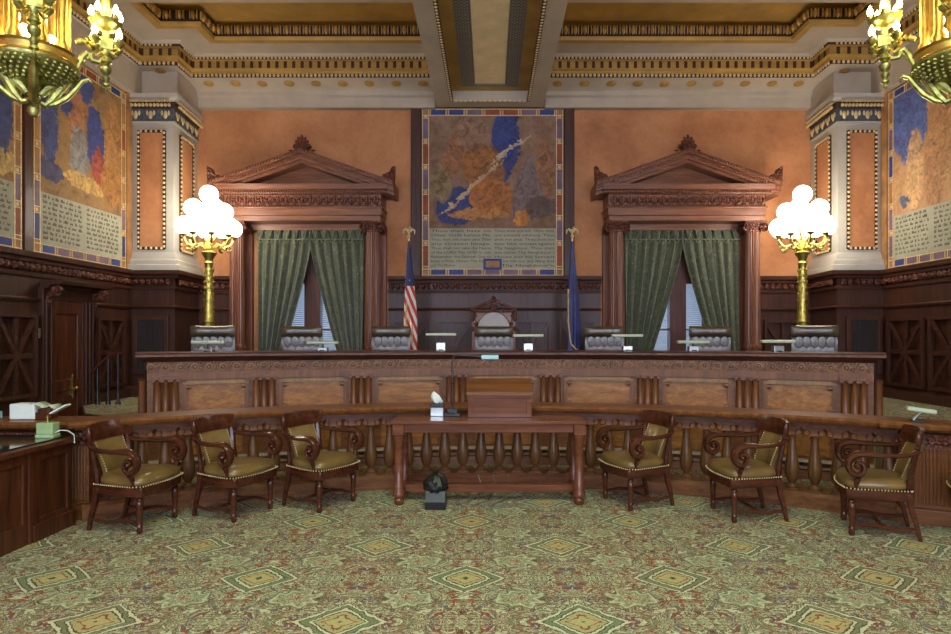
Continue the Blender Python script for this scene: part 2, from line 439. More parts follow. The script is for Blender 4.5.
# ---- wainscot: sheets + mouldings + X panels, children of the walls
DZ = 2.62
def xpanel(mb_frame, mb_bar, o, u, nrm, w_, z0, z1):
    """panel with crossed battens. o: (x,y) start on wall, u: unit dir, nrm: into room"""
    ang = atan2(u[1], u[0]); m = R3(ang)
    def P(a, out, z): return (o[0]+u[0]*a+nrm[0]*out, o[1]+u[1]*a+nrm[1]*out, z)
    def B(mb, a, z, la, lz, out, th, rot=0):
        c = P(a, out, z); mb.box(c[0], c[1], c[2], la, th, lz, m @ R3(-rot, 'Y'))
    h = z1-z0; f = .045
    for a in (f/2, w_-f/2): B(mb_frame, a, (z0+z1)/2, f, h, .06, .05)
    for z in (z0+f/2, z1-f/2): B(mb_frame, w_/2, z, w_, f, .06, .05)
    B(mb_bar, w_/2, (z0+z1)/2, .05, h-.08, .048, .03); B(mb_bar, w_/2, (z0+z1)/2, w_-.08, .06, .05, .035)
    L = sqrt(w_*w_+h*h)-.12; an = atan2(h, w_)
    B(mb_bar, w_/2, (z0+z1)/2, L, .05, .056, .035, an); B(mb_bar, w_/2, (z0+z1)/2, L, .05, .056, .035, -an)

path_in = [(XL, YF), (XL, YP), (PIL['l'][1], YP), (PIL['l'][1]-.085, YB), (PIL['r'][0]+.085, YB), (PIL['r'][0], YP), (XR, YP), (XR, YF)]
# split round the window surrounds on the back wall: left path, middle, right
SUR = 1.36
segs = [[(XL, YF), (XL, 8.02)], [(XL, 9.02), (XL, YP), (PIL['l'][1], YP), (PIL['l'][1]-.085, YB), (WC[0]-SUR, YB)],
        [(WC[0]+SUR, YB), (-1.0, YB), (-1.0, YB-.08), (1.12, YB-.08), (1.12, YB), (WC[1]-SUR, YB)],
        [(WC[1]+SUR, YB), (PIL['r'][0]+.085, YB), (PIL['r'][0], YP), (XR, YP), (XR, YF)]]
full = [[(XL, YF), (XL, YP), (PIL['l'][1], YP), (PIL['l'][1]-.085, YB), (WC[0]-SUR, YB)], segs[2], segs[3]]
# sheets
sh = MB()
for p in segs: sh.sweep([(0, 0), (.03, 0), (.03, DZ-.02), (0, DZ-.02)], p)
sh.sweep([(0, 2.19), (.03, 2.19), (.03, DZ-.02), (0, DZ-.02)], [(XL, 8.02), (XL, 9.02)])
wains = struct(sh.build('trim_1', 'wains', smooth=30), 'dark wood wainscot panelling round the room', 'panelling')
cap = MB()
for p in full:
    cap.sweep([(0, 2.50), (.10, 2.50), (.11, 2.54), (.15, 2.56), (.16, 2.62), (0, 2.62)], p)
    cap.sweep([(0, 2.33), (.06, 2.33), (.07, 2.38), (0, 2.39)], p)
    cap.sweep([(0, 2.02), (.06, 2.02), (.075, 2.05), (.06, 2.07), (0, 2.07)], p)
for p in segs:
    cap.sweep([(0, 0), (.09, 0), (.09, .85 if False else .0), (0, .0)], p) if False else None
cap.build('cap_moulding', 'wainsx', wains, 30)
lf = MB()
def along(path, step, off=0.0):
    for a, b in zip(path[:-1], path[1:]):
        A = Vector(a); B = Vector(b); d = B-A; L = d.length
        if L < step: continue
        d.normalize(); n = max(1, int(L/step)); s = L/n
        for i in range(n):
            q = A+d*(s*(i+.5)); yield q.x+d.y*off, q.y-d.x*off, atan2(d.y, d.x), s
for p in full:
    for x, y, a, s in along([q for q in p if q[1] > 2 or True], .1, .08):
        if y < 4: continue
        lf.ball((x, y, 2.445), .05, (.95, .6, 1.1), 6, 4, R3(a))
lf.build('leaf_moulding', 'carve', wains)
fr, br = MB(), MB()
z0, z1 = .83, 1.86
for y in (9.15,): xpanel(fr, br, (XL+.03, y), (0, 1), (1, 0), .68, z0, z1)
for y in (7.25, 6.45, 5.65, 4.85): xpanel(fr, br, (XL+.03, y), (0, 1), (1, 0), .66, z0, z1)
for y in (9.05, 8.12, 7.19, 6.26): xpanel(fr, br, (XR-.03, y+.82), (0, -1), (-1, 0), .82, z0, z1)
for x in (-1.72,): xpanel(fr, br, (x, YB-.03), (1, 0), (0, -1), .64, z0, z1)
for x in (-.95, -.27, .41): xpanel(fr, br, (x, YB-.11), (1, 0), (0, -1), .64, z0, z1)
xpanel(fr, br, (1.2, YB-.03), (1, 0), (0, -1), .66, z0, z1)
xpanel(fr, br, (4.76, YB-.03), (1, 0), (0, -1), .66, z0, z1)
tag(fr.build('panel_frame', 'wains', wains, 30)); br.build('crossed_batten', 'wainsx', wains, 30)
# base boards on the platform
bbd = MB()
for p in ([(XL, 9.02), (XL, YP), (PIL['l'][1], YP), (PIL['l'][1]-.085, YB), (WC[0]-SUR, YB)], segs[2], [(WC[1]+SUR, YB), (PIL['r'][0]+.085, YB), (PIL['r'][0], YP), (XR, YP), (XR, 7.3)]):
    bbd.sweep([(0, PZ), (.08, PZ), (.08, PZ+.13), (.05, PZ+.17), (0, PZ+.17)], p)
struct(bbd.build('baseboard_back', 'wainsx', smooth=30), 'dark wood skirting along the platform walls', 'skirting')
# vent grilles on the pilaster bases
for side, (a, b) in PIL.items():
    g = thing('vent_grille', 'dark lattice vent in the panelling under the %s pilaster' % ('left' if side == 'l' else 'right'), 'vent', ((a+b)/2+.02, YP-.03, 1.35), 0, 'vent grilles under the pilasters')
    MB().bb(-.22, .22, -.012, 0, -.3, .49).build('backing', 'grille', g, 0)
    f = MB()
    for x in (-.25, .25): f.bb(x-.035, x+.035, -.05, 0, -.36, .55)
    for z in (-.33, .52): f.bb(-.285, .285, -.05, 0, z-.035, z+.035)
    f.build('frame', 'wains', g, 0, .006)
    l = MB()
    for i in range(12): l.bb(-.215+i*.039-.006, -.215+i*.039+.006, -.03, -.012, -.3, .49)
    for i in range(20): l.bb(-.22, .22, -.028, -.012, -.29+i*.0405-.006, -.29+i*.0405+.006)
    l.build('lattice', 'latt', g, 0)

# ---- pilasters
def bead_line(mb, p0, p1, r, step, sc=(1, 1, 1)):
    A, B = Vector(p0), Vector(p1); L = (B-A).length; n = max(1, int(L/step))
    for i in range(n):
        q = A+(B-A)*((i+.5)/n); mb.ball(q, r, sc, 6, 4)
k = 2
for side, (a, b) in PIL.items():
    s = 1 if side == 'l' else -1      # inner side
    xi = b if side == 'l' else a
    t = MB()
    SL = .085
    t.prism([(a, YP), (b, YP), (b-SL, YB), (a, YB)] if side == 'l' else [(a, YP), (b, YP), (b, YB), (a+SL, YB)], 0, 5.45)
    xs_ = lambda y: xi-s*SL*(y-YP)
    o = struct(t.build('trim_%d' % k, 'pstone', smooth=0), 'pale grey pilaster with gold beaded panels, %s of the bench' % ('left' if side == 'l' else 'right'), 'pilaster'); k += 1
    ppath = [(a, YP), (b, YP), (b-SL, YB)] if side == 'l' else [(a+SL, YB), (a, YP), (b, YP)]
    m = MB()
    m.sweep([(0, DZ), (.13, DZ), (.13, DZ+.08), (.09, DZ+.1), (.09, DZ+.16), (.05, DZ+.19), (.04, DZ+.25), (0, DZ+.3)], ppath)
    m.sweep([(0, 5.30), (.06, 5.33), (.09, 5.36), (.10, 5.42), (0, 5.45)], ppath)
    m.sweep([(0, 4.97), (.025, 4.97), (.025, 5.0), (0, 5.0)], ppath)
    m.build('base_and_cap_moulding', 'pstone', o, 30)
    m = MB(); m.sweep([(0, 5.01), (.02, 5.01), (.02, 5.2), (0, 5.2)], ppath); m.build('blue_frieze', 'slate', o, 30)
    m = MB(); m.sweep([(0, 5.2), (.04, 5.22), (.045, 5.25), (.045, 5.3), (0, 5.31)], ppath); m.build('gilt_fillet', 'umber', o, 30); m = MB()
    for x, y, an, st_ in along(ppath, .055, .085): m.ball((x, y, 5.235), .028, (1, 1, 1), 6, 4)
    for x, y, an, st_ in along(ppath, .04, .085): m.ball((x, y, 5.30), .022, (1, 1, 1), 6, 4)
    m.build('gold_bead', 'bead', o)
    m = MB()
    for x, y, an, st_ in along(ppath, .18, .025):
        m.ball((x, y, 5.10), .05, (.7, .35, 1.35), 8, 5, R3(an))
        for q in (-1, 1): m.ball((x+cos(an)*q*.055, y+sin(an)*q*.055, 5.13), .025, (.8, .5, 1.7), 6, 4, R3(an))
    m.build('leaf_ornament', 'cream', o)
    # panels: front and inner side
    z0, z1 = 3.0, 4.82
    m = MB(); fw = .16
    m.bb(a+fw+.02, b-fw+.0, YP-.012, YP+.01, z0, z1)
    m.prism([(xs_(YP+.24)-.02*s, YP+.24), (xs_(YP+.24)+.012*s, YP+.24), (xs_(YB-.24)+.012*s, YB-.24), (xs_(YB-.24)-.02*s, YB-.24)], z0, z1)
    m.build('orange_panel', 'orange', o, 0)
    m = MB(); mk = MB()
    xa, xb = a+fw, b-fw+.02
    for x in (xa, xb):
        mk.bb(x-.022, x+.022, YP-.02, YP, z0-.03, z1+.03); bead_line(m, (x, YP-.03, z0-.03), (x, YP-.03, z1+.03), .025, .07, (.95, .8, .85))
    for z in (z0-.02, z1+.02):
        mk.bb(xa, xb, YP-.02, YP, z-.022, z+.022); bead_line(m, (xa, YP-.03, z), (xb, YP-.03, z), .025, .07, (.85, .8, .95))
    for y in (YP+.24, YB-.24):
        x = xs_(y)+.03*s
        mk.box(x-.02*s, y, (z0+z1)/2, .03, .044, z1-z0+.06); bead_line(m, (x, y, z0-.03), (x, y, z1+.03), .025, .07, (.8, .95, .85))
    for z in (z0-.02, z1+.02):
        ya, yb = YP+.24, YB-.24
        mk.prism([(xs_(ya)-.02*s, ya), (xs_(ya)+.02*s, ya), (xs_(yb)+.02*s, yb), (xs_(yb)-.02*s, yb)], z-.022, z+.022); bead_line(m, (xs_(ya)+.03*s, ya, z), (xs_(yb)+.03*s, yb, z), .025, .07, (.8, .85, .95))
    mk.build('brown_fillet', 'umber', o, 0); m.build('beaded_gold_frame', 'bead', o)

# ---- cornice (swept along the line of its lower bead)
BEAM = .92
cp = [(-5.57, YF), (-5.57, 10.06), (-4.98, 10.06), (-4.98, 10.53), (5.38, 10.53), (5.38, 10.0), (6.05, 10.0), (6.05, YF)]
cpl = cp[:4]+[(-BEAM-.03, 10.53)]; cpr = [(BEAM+.03, 10.53)]+cp[4:]
cor = thing('trim_4', 'grey and gold classical cornice round the coffered ceiling', 'cornice', kind='structure')
m1, m2, m3, m4, m5, m6 = MB(), MB(), MB(), MB(), MB(), MB()
for p in (cpl, cpr):
    m1.sweep([(-.9, 5.53), (-.42, 5.53), (-.42, 5.70), (-.37, 5.72), (-.37, 5.79), (-.33, 5.82), (-.03, 5.87), (0, 5.88), (0, 6.3), (-.9, 6.3)], p)   # grey entablature
    m1.sweep([(.0, 6.17), (.10, 6.17), (.16, 6.21), (.62, 6.21), (.62, 6.3), (0, 6.3)], p)
    m2.sweep([(-.02, 5.93), (.03, 5.93), (.035, 5.97), (.085, 5.99), (.085, 6.0), (.05, 6.01), (.05, 6.12), (.10, 6.13), (.10, 6.17), (-.02, 6.17)], p)
    m2.sweep([(.6, 6.17), (.70, 6.17), (.72, 6.22), (.66, 6.25), (.66, 6.40), (.60, 6.47), (.6, 6.3)], p)
    m4.sweep([(-.0, 5.875), (.012, 5.875), (.012, 5.93), (0, 5.93)], p); m4.sweep([(.06, 6.135), (.108, 6.135), (.108, 6.172), (.06, 6.172)], p); m4.sweep([(.6, 6.245), (.672, 6.245), (.672, 6.41), (.6, 6.42)], p)
    for x, y, an, s in along(p, .068, .02):
        if y > 7.8: m3.ball((x, y, 5.905), .029, (.85, .75, 1), 6, 4, R3(an))
    for x, y, an, s in along(p, .062, .11):
        if y > 7.8: m3.ball((x, y, 6.155), .022, (1, .9, .9), 5, 4, R3(an))
    for x, y, an, s in along(p, .135, .052):
        if y > 7.8: m4.box(x, y, 6.065, .05, .012, .115, R3(an))
    pp = p
    # egg and dart on the inner offset
    for x, y, an, s in along([(q[0], q[1]) for q in p], .1325, .0):
        pass
off = .70
def offset_path(p, o):
    out = []; P = [Vector(q) for q in p]
    for i in range(len(P)):
        d0 = (P[i]-P[i-1]).normalized() if i else None; d1 = (P[i+1]-P[i]).normalized() if i < len(P)-1 else None
        d0 = d0 or d1; d1 = d1 or d0
        nn = Vector((d0.y, -d0.x))+Vector((d1.y, -d1.x)); nn = nn/(nn.length**2)*2
        q = P[i]+nn*o; out.append((q.x, q.y))
    return out
for p in (cpl, cpr):
    q = offset_path(p, off)
    for x, y, an, s in along(q, .148):
        if y < 7.6: continue
        m5.ball((x+sin(an)*.01, y-cos(an)*.01, 6.325), .05, (.66, .9, 1.4), 8, 6, R3(an))
        for e in (-1, 1): m3.box(x+cos(an)*e*.05, y+sin(an)*e*.05, 6.33, .012, .03, .12, R3(an))
    for x, y, an, s in along(q, .06, -.03):
        if y > 7.6: m3.ball((x, y, 6.235-.02), .02, (1, 1, 1), 5, 4)
m1.bb(XL, XL+.14, YF, YP+.3, 5.42, 5.9); m1.bb(XR-.14, XR, YF, YP+.3, 5.42, 5.9)
for a_, b_ in PIL.values(): m1.bb(a_, b_, YP+.12, YB, 5.44, 5.85)
m1.build('grey_entablature', 'stone', cor, 30); m2.build('gold_band', 'goldp', cor, 30)
m3.build('gold_beading', 'bead', cor); m4.build('dentil_slots', 'umber', cor, 0); m5.build('egg_and_dart', 'gold', cor)
m = MB()
for sgn, xs in ((-1, [-(1.13+i*.452) for i in range(9)]), (1, [1.14+i*.452 for i in range(10)])):
    for x in xs:
        if x < -4.9 or x > 5.3: continue
        m.lathe([(.082, 0), (.085, .012), (.06, .022), (.045, .014), (.03, .026), (.0, .028)], 14, (x, 10.70, 5.846), R3(pi-.17, 'X'))
for x in (-5.3, 5.7): m.lathe([(.082, 0), (.085, .012), (.06, .022), (.03, .026), (.0, .028)], 14, (x, 10.2, 5.846), R3(pi-.17, 'X'))
for y in (8.2, 8.65, 9.1, 9.55):
    m.lathe([(.082, 0), (.085, .012), (.0, .02)], 14, (-5.69, y, 5.85), R3(pi, 'X')); m.lathe([(.082, 0), (.085, .012), (.0, .02)], 14, (6.17, y, 5.85), R3(pi, 'X'))
m.build('gold_rosette', 'goldp', cor)

# ---- ceiling: gold coffers, beams, skylight
DC, DR = (0.0, 1.2), 2.7
ce = thing('ceiling', 'gold coffered ceiling with grey beams', 'ceiling', kind='structure')
c = MB(); N = 48
# ceiling plate with a round opening over the court floor
ring = [(DC[0]+DR*cos(2*pi*i/N), DC[1]+DR*sin(2*pi*i/N)) for i in range(N)]
def edgept(a):
    x0, x1, y0, y1 = XL-.3, XR+.3, YF-.3, YB+.3; dx, dy = cos(a), sin(a); ts = []
    if dx > 1e-9: ts.append((x1-DC[0])/dx)
    if dx < -1e-9: ts.append((x0-DC[0])/dx)
    if dy > 1e-9: ts.append((y1-DC[1])/dy)
    if dy < -1e-9: ts.append((y0-DC[1])/dy)
    t = min(ts); return (DC[0]+dx*t, DC[1]+dy*t)
outer = [edgept(2*pi*i/N) for i in range(N)]
vs = [(x, y, ZC) for x, y in ring]+[(x, y, ZC) for x, y in outer]+[(x, y, ZC+.9) for x, y in ring]
c.add(vs, [(i, (i+1) % N, N+(i+1) % N, N+i) for i in range(N)]+[(i, (i+1) % N, 2*N+(i+1) % N, 2*N+i) for i in range(N)])
cx = []
for X0, Y0 in ((XL-.3, YF-.3), (XR+.3, YF-.3), (XR+.3, YB+.3), (XL-.3, YB+.3)): pass
c.bb(XL-.3, XR+.3, DC[1]+DR+.1, YB+.3, ZC+.003, ZC+.1); c.bb(XL-.3, XR+.3, YF-.3, DC[1]-DR-.1, ZC+.003, ZC+.1)
c.bb(XL-.3, DC[0]-DR-.1, YF-.3, YB+.3, ZC+.003, ZC+.1); c.bb(DC[0]+DR+.1, XR+.3, YF-.3, YB+.3, ZC+.003, ZC+.1)
c.build('coffer_panel', 'goldp', ce, 0)
b = MB()
# central beam, recessed panel in its soffit
y0b, y1b = 4.3, 10.96
b.bb(-BEAM, -.655, y0b, y1b, 5.54, ZC); b.bb(.655, BEAM, y0b, y1b, 5.54, ZC); b.bb(-.655, .655, 10.68, y1b, 5.54, ZC); b.bb(-.655, .655, y0b, y0b+.3, 5.54, ZC)
b.bb(-.655, .655, y0b+.3, 10.68, 5.74, ZC)
b.bb(XL, -BEAM, 7.9, 8.64, 6.13, ZC+.01); b.bb(BEAM, XR, 7.9, 8.64, 6.13, ZC+.01)
b.bb(XL, XR, 4.0, 4.4, 5.9, ZC+.01)
b.bb(XL, XR, -2.2, -1.6, 5.9, ZC+.01)
b.build('beam', 'stone', ce, 0)
f = MB(); f.bb(-.47, -.26, 4.7, 10.52, 5.72, 5.745); f.bb(.26, .47, 4.7, 10.52, 5.72, 5.745); f.bb(-.26, .26, 10.42, 10.52, 5.72, 5.745)
f.build('fret_band', 'fret', ce, 0)
f = MB(); f.bb(-.655, -.47, 4.7, 10.68, 5.715, 5.75); f.bb(.47, .655, 4.7, 10.68, 5.715, 5.75); f.bb(-.47, .47, 10.52, 10.68, 5.715, 5.75)
f.build('olive_border', 'goldp', ce, 0)
f = MB(); f.bb(-.245, .245, 4.7, 10.40, 5.725, 5.745); f.build('cream_panel', 'vellum', ce, 0)
f = MB()
for s in (-1, 1):
    bead_line(f, (s*.65, 6.5, 5.54), (s*.65, 10.68, 5.54), .032, .075, (.8, .8, .6))
    bead_line(f, (s*(BEAM+.02), 7.0, 6.2), (s*(BEAM+.02), 9.9, 6.2), .03, .07, (.7, .8, .8))
    f2 = MB(); f2.bb(s*.650-.024, s*.650+.024, 6.5, 10.70, 5.533, 5.6); f2.bb(s*(BEAM+.012)-.012, s*(BEAM+.012)+.012, 7.0, 9.9, 6.17, 6.23); f2.build('brown_fillet', 'umber', ce, 0)
bead_line(f, (-.62, 10.68, 5.54), (.62, 10.68, 5.54), .036, .08, (.8, .8, .6))
f.build('beam_beading', 'bead', ce)
# leaded glass skylight dome (gives the room its green-white daylight)
d = MB(); rings = 6; vs = []
for j in range(rings+1):
    a = (pi/2)*j/rings; rr = DR*cos(a)
    for i in range(N): vs.append((DC[0]+max(rr, .02)*cos(2*pi*i/N), DC[1]+max(rr, .02)*sin(2*pi*i/N), ZC+.9+.7*sin(a)))
d.add(vs, [(j*N+i, j*N+(i+1) % N, (j+1)*N+(i+1) % N, (j+1)*N+i) for j in range(rings) for i in range(N)])
d.build('skylight_glass', 'dome', ce)
d = MB()
for i in range(12):
    a = 2*pi*i/12; d.tube([(DC[0]+DR*.985*cos(a)*cos(q), DC[1]+DR*.985*sin(a)*cos(q), ZC+.89+.68*sin(q)) for q in [pi/2*j/6 for j in range(6)]], .03, 6)
d.build('skylight_rib', 'brass', ce)

# ================================================================== windows with pedimented surrounds
def make_window(idx, cx, label):
    w = thing('window_%d' % idx, label, 'window', (cx, YB, 0), 0, None, 'structure')
    # local: y negative is into the room
    # fluted ionic columns
    for s in (-1, 1):
        prof = [(.135, 1.32), (.135, 1.36), (.15, 1.38), (.15, 1.42), (.13, 1.44), (.127, 2.2), (.113, 3.33), (.125, 3.34), (.125, 3.37)]
        col = MB().lathe(prof, 40, (s*1.155, -.36, 0), None, 1, .09); col.bb(s*1.155-.17, s*1.155+.17, -.53, -.02, PZ, 1.32)
        col = col.build('column', 'aedz', w, 30)
        cpt = MB(); cpt.bb(s*1.155-.18, s*1.155+.18, -.52, -.18, 3.47, 3.51); cpt.bb(s*1.155-.13, s*1.155+.13, -.48, -.2, 3.37, 3.47)
        for e in (-1, 1):
            for yy in (-.505, -.215):
                cpt.lathe([(.0, -.02), (.072, -.02), (.078, 0), (.06, .012), (.05, -.002), (.035, .012), (.02, .0), (.02, .02), (0, .022)], 16, (s*1.155+e*.135, yy, 3.405), R3(pi/2 if yy < -.3 else -pi/2, 'X'))
            cpt.lathe([(.065, -.14), (.05, 0), (.065, .14)], 14, (s*1.155+e*.135, -.36, 3.405), R3(pi/2, 'X'))
        cpt.bb(s*1.155-.13, s*1.155+.13, -.5, -.22, 3.44, 3.475)
        cpt.build('capital', 'carve', col)
        jb = MB().bb(s*1.33-.0, s*1.0, -.1, 0, PZ, 3.5)
        jb.build('jamb', 'aedz', w, 0, .01)
    e = MB()
    e.bb(-1.3, 1.3, -.5, 0, 3.51, 3.60); e.bb(-1.32, 1.32, -.52, 0, 3.60, 3.72)
    e.bb(-1.34, 1.34, -.53, 0, 3.72, 3.745)
    e.bb(-1.0, 1.0, -.2, 0, 3.40, 3.52)
    e.build('architrave', 'aed', w, 0, .008)
    f = MB(); f.bb(-1.31, 1.31, -.50, 0, 3.745, 3.96)
    f = f.build('frieze', 'aed', w, 0)
    o = MB()
    for i in range(19):
        x = -1.22+i*2.44/18
        o.ball((x, -.505, 3.85), .04, (.5, .4, 2.1), 6, 6); o.ball((x+.068, -.505, 3.855), .032, (.9, .5, 1.1), 6, 4)
        for q in (-1, 1): o.tube([(x+q*.01, -.51, 3.78), (x+q*.045, -.515, 3.82), (x+q*.05, -.515, 3.87), (x+q*.03, -.51, 3.92)], [.012, .012, .01, .006], 5)
    for i in range(60): o.ball((-1.3+i*2.6/59, -.515, 3.762), .014, (1, 1, 1), 5, 4)
    for i in range(60): o.ball((-1.3+i*2.6/59, -.515, 3.948), .014, (1, 1, 1), 5, 4)
    o.build('carved_leaves', 'carve', f)
    c = MB()
    c.add(*prof_x([(0, 3.96), (-.54, 3.96), (-.56, 4.0), (-.62, 4.02), (-.64, 4.10), (0, 4.10)], -1.42, 1.42))
    for i in range(70): c.box(-1.38+i*2.76/69, -.575, 3.985, .022, .04, .035)
    c.build('horizontal_cornice', 'aed', w, 30)
    # raking pediment
    hw, za, zb = 1.53, 4.14, 4.68
    L = sqrt(hw**2+(zb-za)**2); an = atan2(zb-za, hw)
    r = MB(); carve = MB()
    for s in (-1, 1):
        for (t0, t1, y0) in ((-.07, 0, .66), (-.15, -.07, .60), (-.2, -.15, .54)):
            n = Vector((-sin(an), cos(an)))
            # slab between offsets t0..t1 below the rake line
            def q(u, t): return (s*(hw-u*cos(an)) - s*t*-sin(an)*-1*0, 0)
            A = Vector((s*hw, za)); B = Vector((0, zb))
            poly = [(A.x, A.y+t0/cos(an)), (A.x, A.y+t1/cos(an)), (B.x, B.y+t1/cos(an)), (B.x, B.y+t0/cos(an))]
            r.add([(x, -y0, z) for x, z in poly]+[(x, 0, z) for x, z in poly], [(0, 1, 2, 3), (4, 7, 6, 5), (0, 4, 5, 1), (1, 5, 6, 2), (2, 6, 7, 3), (3, 7, 4, 0)])
        n_ = 34
        for i in range(n_):
            u = (i+.5)/n_; x = s*hw*(1-u); z = za+(zb-za)*u
            carve.ball((x, -.665, z-.035), .03, (.55, .5, 1.1), 6, 4, R3(-s*an, 'Y')); 
            carve.box(x, -.61, z-.11, .02, .03, .03)
    r.build('raking_cornice', 'aed', w, 30); carve.build('carved_beading', 'aed', w)
    t = MB(); t.add([(-1.3, -.3, 4.09), (1.3, -.3, 4.09), (0, -.3, 4.55), (-1.3, 0, 4.09), (1.3, 0, 4.09), (0, 0, 4.55)], [(0, 1, 2), (3, 5, 4), (0, 3, 4, 1), (1, 4, 5, 2), (2, 5, 3, 0)])
    t.build('tympanum', 'aed', w, 0)
    # palmette finials
    def palm(x, z, h, name, half=0):
        p = MB(); p.box(x, -.55, z+.02, h*.75 if not half else h*.6, .16, .06)
        angs = [-1.1, -.7, -.35, 0, .35, .7, 1.1] if not half else ([-.1, .3, .7, 1.1] if half > 0 else [.1, -.3, -.7, -1.1])
        for a in angs:
            ln = h*(1-.35*abs(a if not half else abs(a)-.1))
            p.tube([(x, -.55, z+.03), (x+sin(a)*ln*.45, -.57, z+.03+cos(a)*ln*.45), (x+sin(a)*ln*.8, -.56, z+.03+cos(a)*ln*.85)], [.02, h*.15, h*.06], 8, (1, .8), (0, 1, 0))
        for q in ((-1, 1) if not half else (half,)):
            p.lathe([(0, -.04), (h*.14, -.04), (h*.16, .0), (h*.1, .03), (0, .04)], 12, (x+q*h*.42, -.55, z+.07), R3(pi/2, 'X'))
            p.ball((x+q*h*.68, -.55, z-.0), h*.1, (1.6, .8, .6), 8, 5)
        p.build(name, 'carve', w)
    palm(0, 4.67, .27, 'finial')
    for sg in (-1, 1):
        hn = MB(); pts_ = [(1.54, 4.13), (1.55, 4.40), (1.50, 4.37), (1.47, 4.30), (1.41, 4.27), (1.36, 4.25), (1.33, 4.20), (1.24, 4.19), (1.22, 4.13)]
        hn.add([(sg*x, -.63, z) for x, z in pts_]+[(sg*x, -.47, z) for x, z in pts_], [tuple(range(9)), tuple(range(17, 8, -1))]+[(i, 9+i, 9+(i+1) % 9, (i+1) % 9) for i in range(9)])
        for q in range(4): hn.ball((sg*(1.51-.07*q), -.635, 4.28-.03*q), .028, (.7, .5, 1.5), 6, 4)
        hn.build('corner_leaf', 'carve', w, 0)
    # joinery in the opening
    s_ = MB()
    s_.bb(-.93, -.80, .02, .22, .75, 3.42); s_.bb(.80, .93, .02, .22, .75, 3.42); s_.bb(-.13, .15, .02, .22, .75, 3.42); s_.bb(-.93, .93, .02, .22, 2.5, 2.66); s_.bb(-.93, .93, .02, .22, 3.3, 3.42); s_.bb(-.93, .93, .02, .22, .75, .9)
    for x in (-.47, .47): s_.bb(x-.018, x+.018, .05, .12, .8, 3.4)
    for z in (1.7,): s_.bb(-.9, .9, .12, .2, z-.02, z+.02)
    s_.build('window_frame', 'wood', w, 0, .006)
    MB().bb(-.82, .82, .16, .165, .85, 3.35).build('pane', PANE, w, 0)
    bl = MB()
    for sx in (-.47, .47):
        for i in range(46):
            z = .92+i*.036
            if z < 2.5: bl.box(sx, .10, z, .62, .034, .003, R3(.55, 'X'))
    bl.build('blinds', 'blind', w, 0)
    s2 = MB(); s2.bb(-.93, .93, .02, .1, 2.66, 3.3); s2.build('transom_panel', 'wains', w, 0)
    return w
def prof_x(prof, x0, x1):
    k = len(prof); vs = [(x0, y, z) for y, z in prof]+[(x1, y, z) for y, z in prof]
    return vs, [tuple(range(k)), tuple(range(2*k-1, k-1, -1))]+[(i, k+i, k+(i+1) % k, (i+1) % k) for i in range(k)]
def pane_mat():
    t = NT('window_glass'); t.t.nodes.remove(t.b)
    out = [n for n in t.t.nodes if n.type == 'OUTPUT_MATERIAL'][0]
    tr = t.n('ShaderNodeBsdfTransparent'); gl = t.n('ShaderNodeBsdfGlossy'); gl.inputs['Roughness'].default_value = .05
    mx = t.n('ShaderNodeMixShader'); mx.inputs[0].default_value = .08
    t.l(tr.outputs[0], mx.inputs[1]); t.l(gl.outputs[0], mx.inputs[2]); t.l(mx.outputs[0], out.inputs[0]); return t.m
PANE = pane_mat()
make_window(1, WC[0], 'tall window in a pedimented red wood surround, on the striped flag side')
make_window(2, WC[1], 'tall window in a pedimented red wood surround, on the navy flag side')

# curtains
def curtain_pair(cx, label, wd):
    for s, lb in ((-1, 'left'), (1, 'right')):
        nU, nV = 72, 40; zt, zb_ = 3.40, .78; pl = 6
        vs = []
        xo = s*wd; xi_t = -s*.012; xi_b = s*(wd-.42)
        for j in range(nV+1):
            v = j/nV; z = zt+(zb_-zt)*v
            g = min(1, max(0, (v-.09)/.76)); g = g**1.15
            xi = xi_t+(xi_b-xi_t)*g
            xout = xo-s*.02*g
            amp = .035+.035*g if v > .055 else .02
            if v < .03: amp = .045
            for i in range(nU+1):
                u = i/nU; x = xi+(xout-xi)*u
                ph = u*pl*2*pi+.6*sin(v*4+u*3)
                y = -amp*cos(ph)-.012*sin(ph*2.3+v*3)
                vs.append((x+.012*sin(ph*1.0+1)*min(1, v*6), y, z))
        m = MB(); m.add(vs, [(j*(nU+1)+i, j*(nU+1)+i+1, (j+1)*(nU+1)+i+1, (j+1)*(nU+1)+i) for j in range(nV) for i in range(nU)])
        c = thing('curtain', label % lb, 'curtain', (cx, YB-.12-(.02 if s > 0 else 0), 0), 0, 'green curtains at the two windows')
        o = m.build('drape', 'curtain', c, 80)
        o.modifiers.new('thick', 'SOLIDIFY').thickness = .008
        # pinch-pleat heading with cord line and loops
        h = MB(); hp = MB()
        hp.tube([(s*(.02+(wd-.02)*i/24), -.06-.012*cos(i/24*pl*2*pi), 3.245) for i in range(25)], .011, 6)
        for i in range(pl):
            x = s*(.02+(wd-.02)*(i+.5)/pl)
            for q in (-1, 0, 1): h.tube([(x+q*.035, -.055, 3.41), (x+q*.022, -.075, 3.33), (x+q*.008, -.07, 3.25)], [.018, .016, .01], 6)
            hp.tube([(x-.04, -.07, 3.245), (x-.03, -.085, 3.2), (x, -.09, 3.185), (x+.03, -.085, 3.2), (x+.04, -.07, 3.245)], .007, 5)
        h.build('pleated_heading', 'curtain', c); hp.build('cord', 'cordm', c)
curtain_pair(WC[0]+.03, 'sage green velvet curtain, %s one at the window near the striped flag', .92)
curtain_pair(WC[1]+.02, 'sage green velvet curtain, %s one at the window near the navy flag', .98)
# ================================================================== door and its hood on the left wall
d = thing('door_1', 'dark panelled door with bracketed hood on the left wall', 'door', (XL, 8.52, 0), pi/2, None, 'structure')
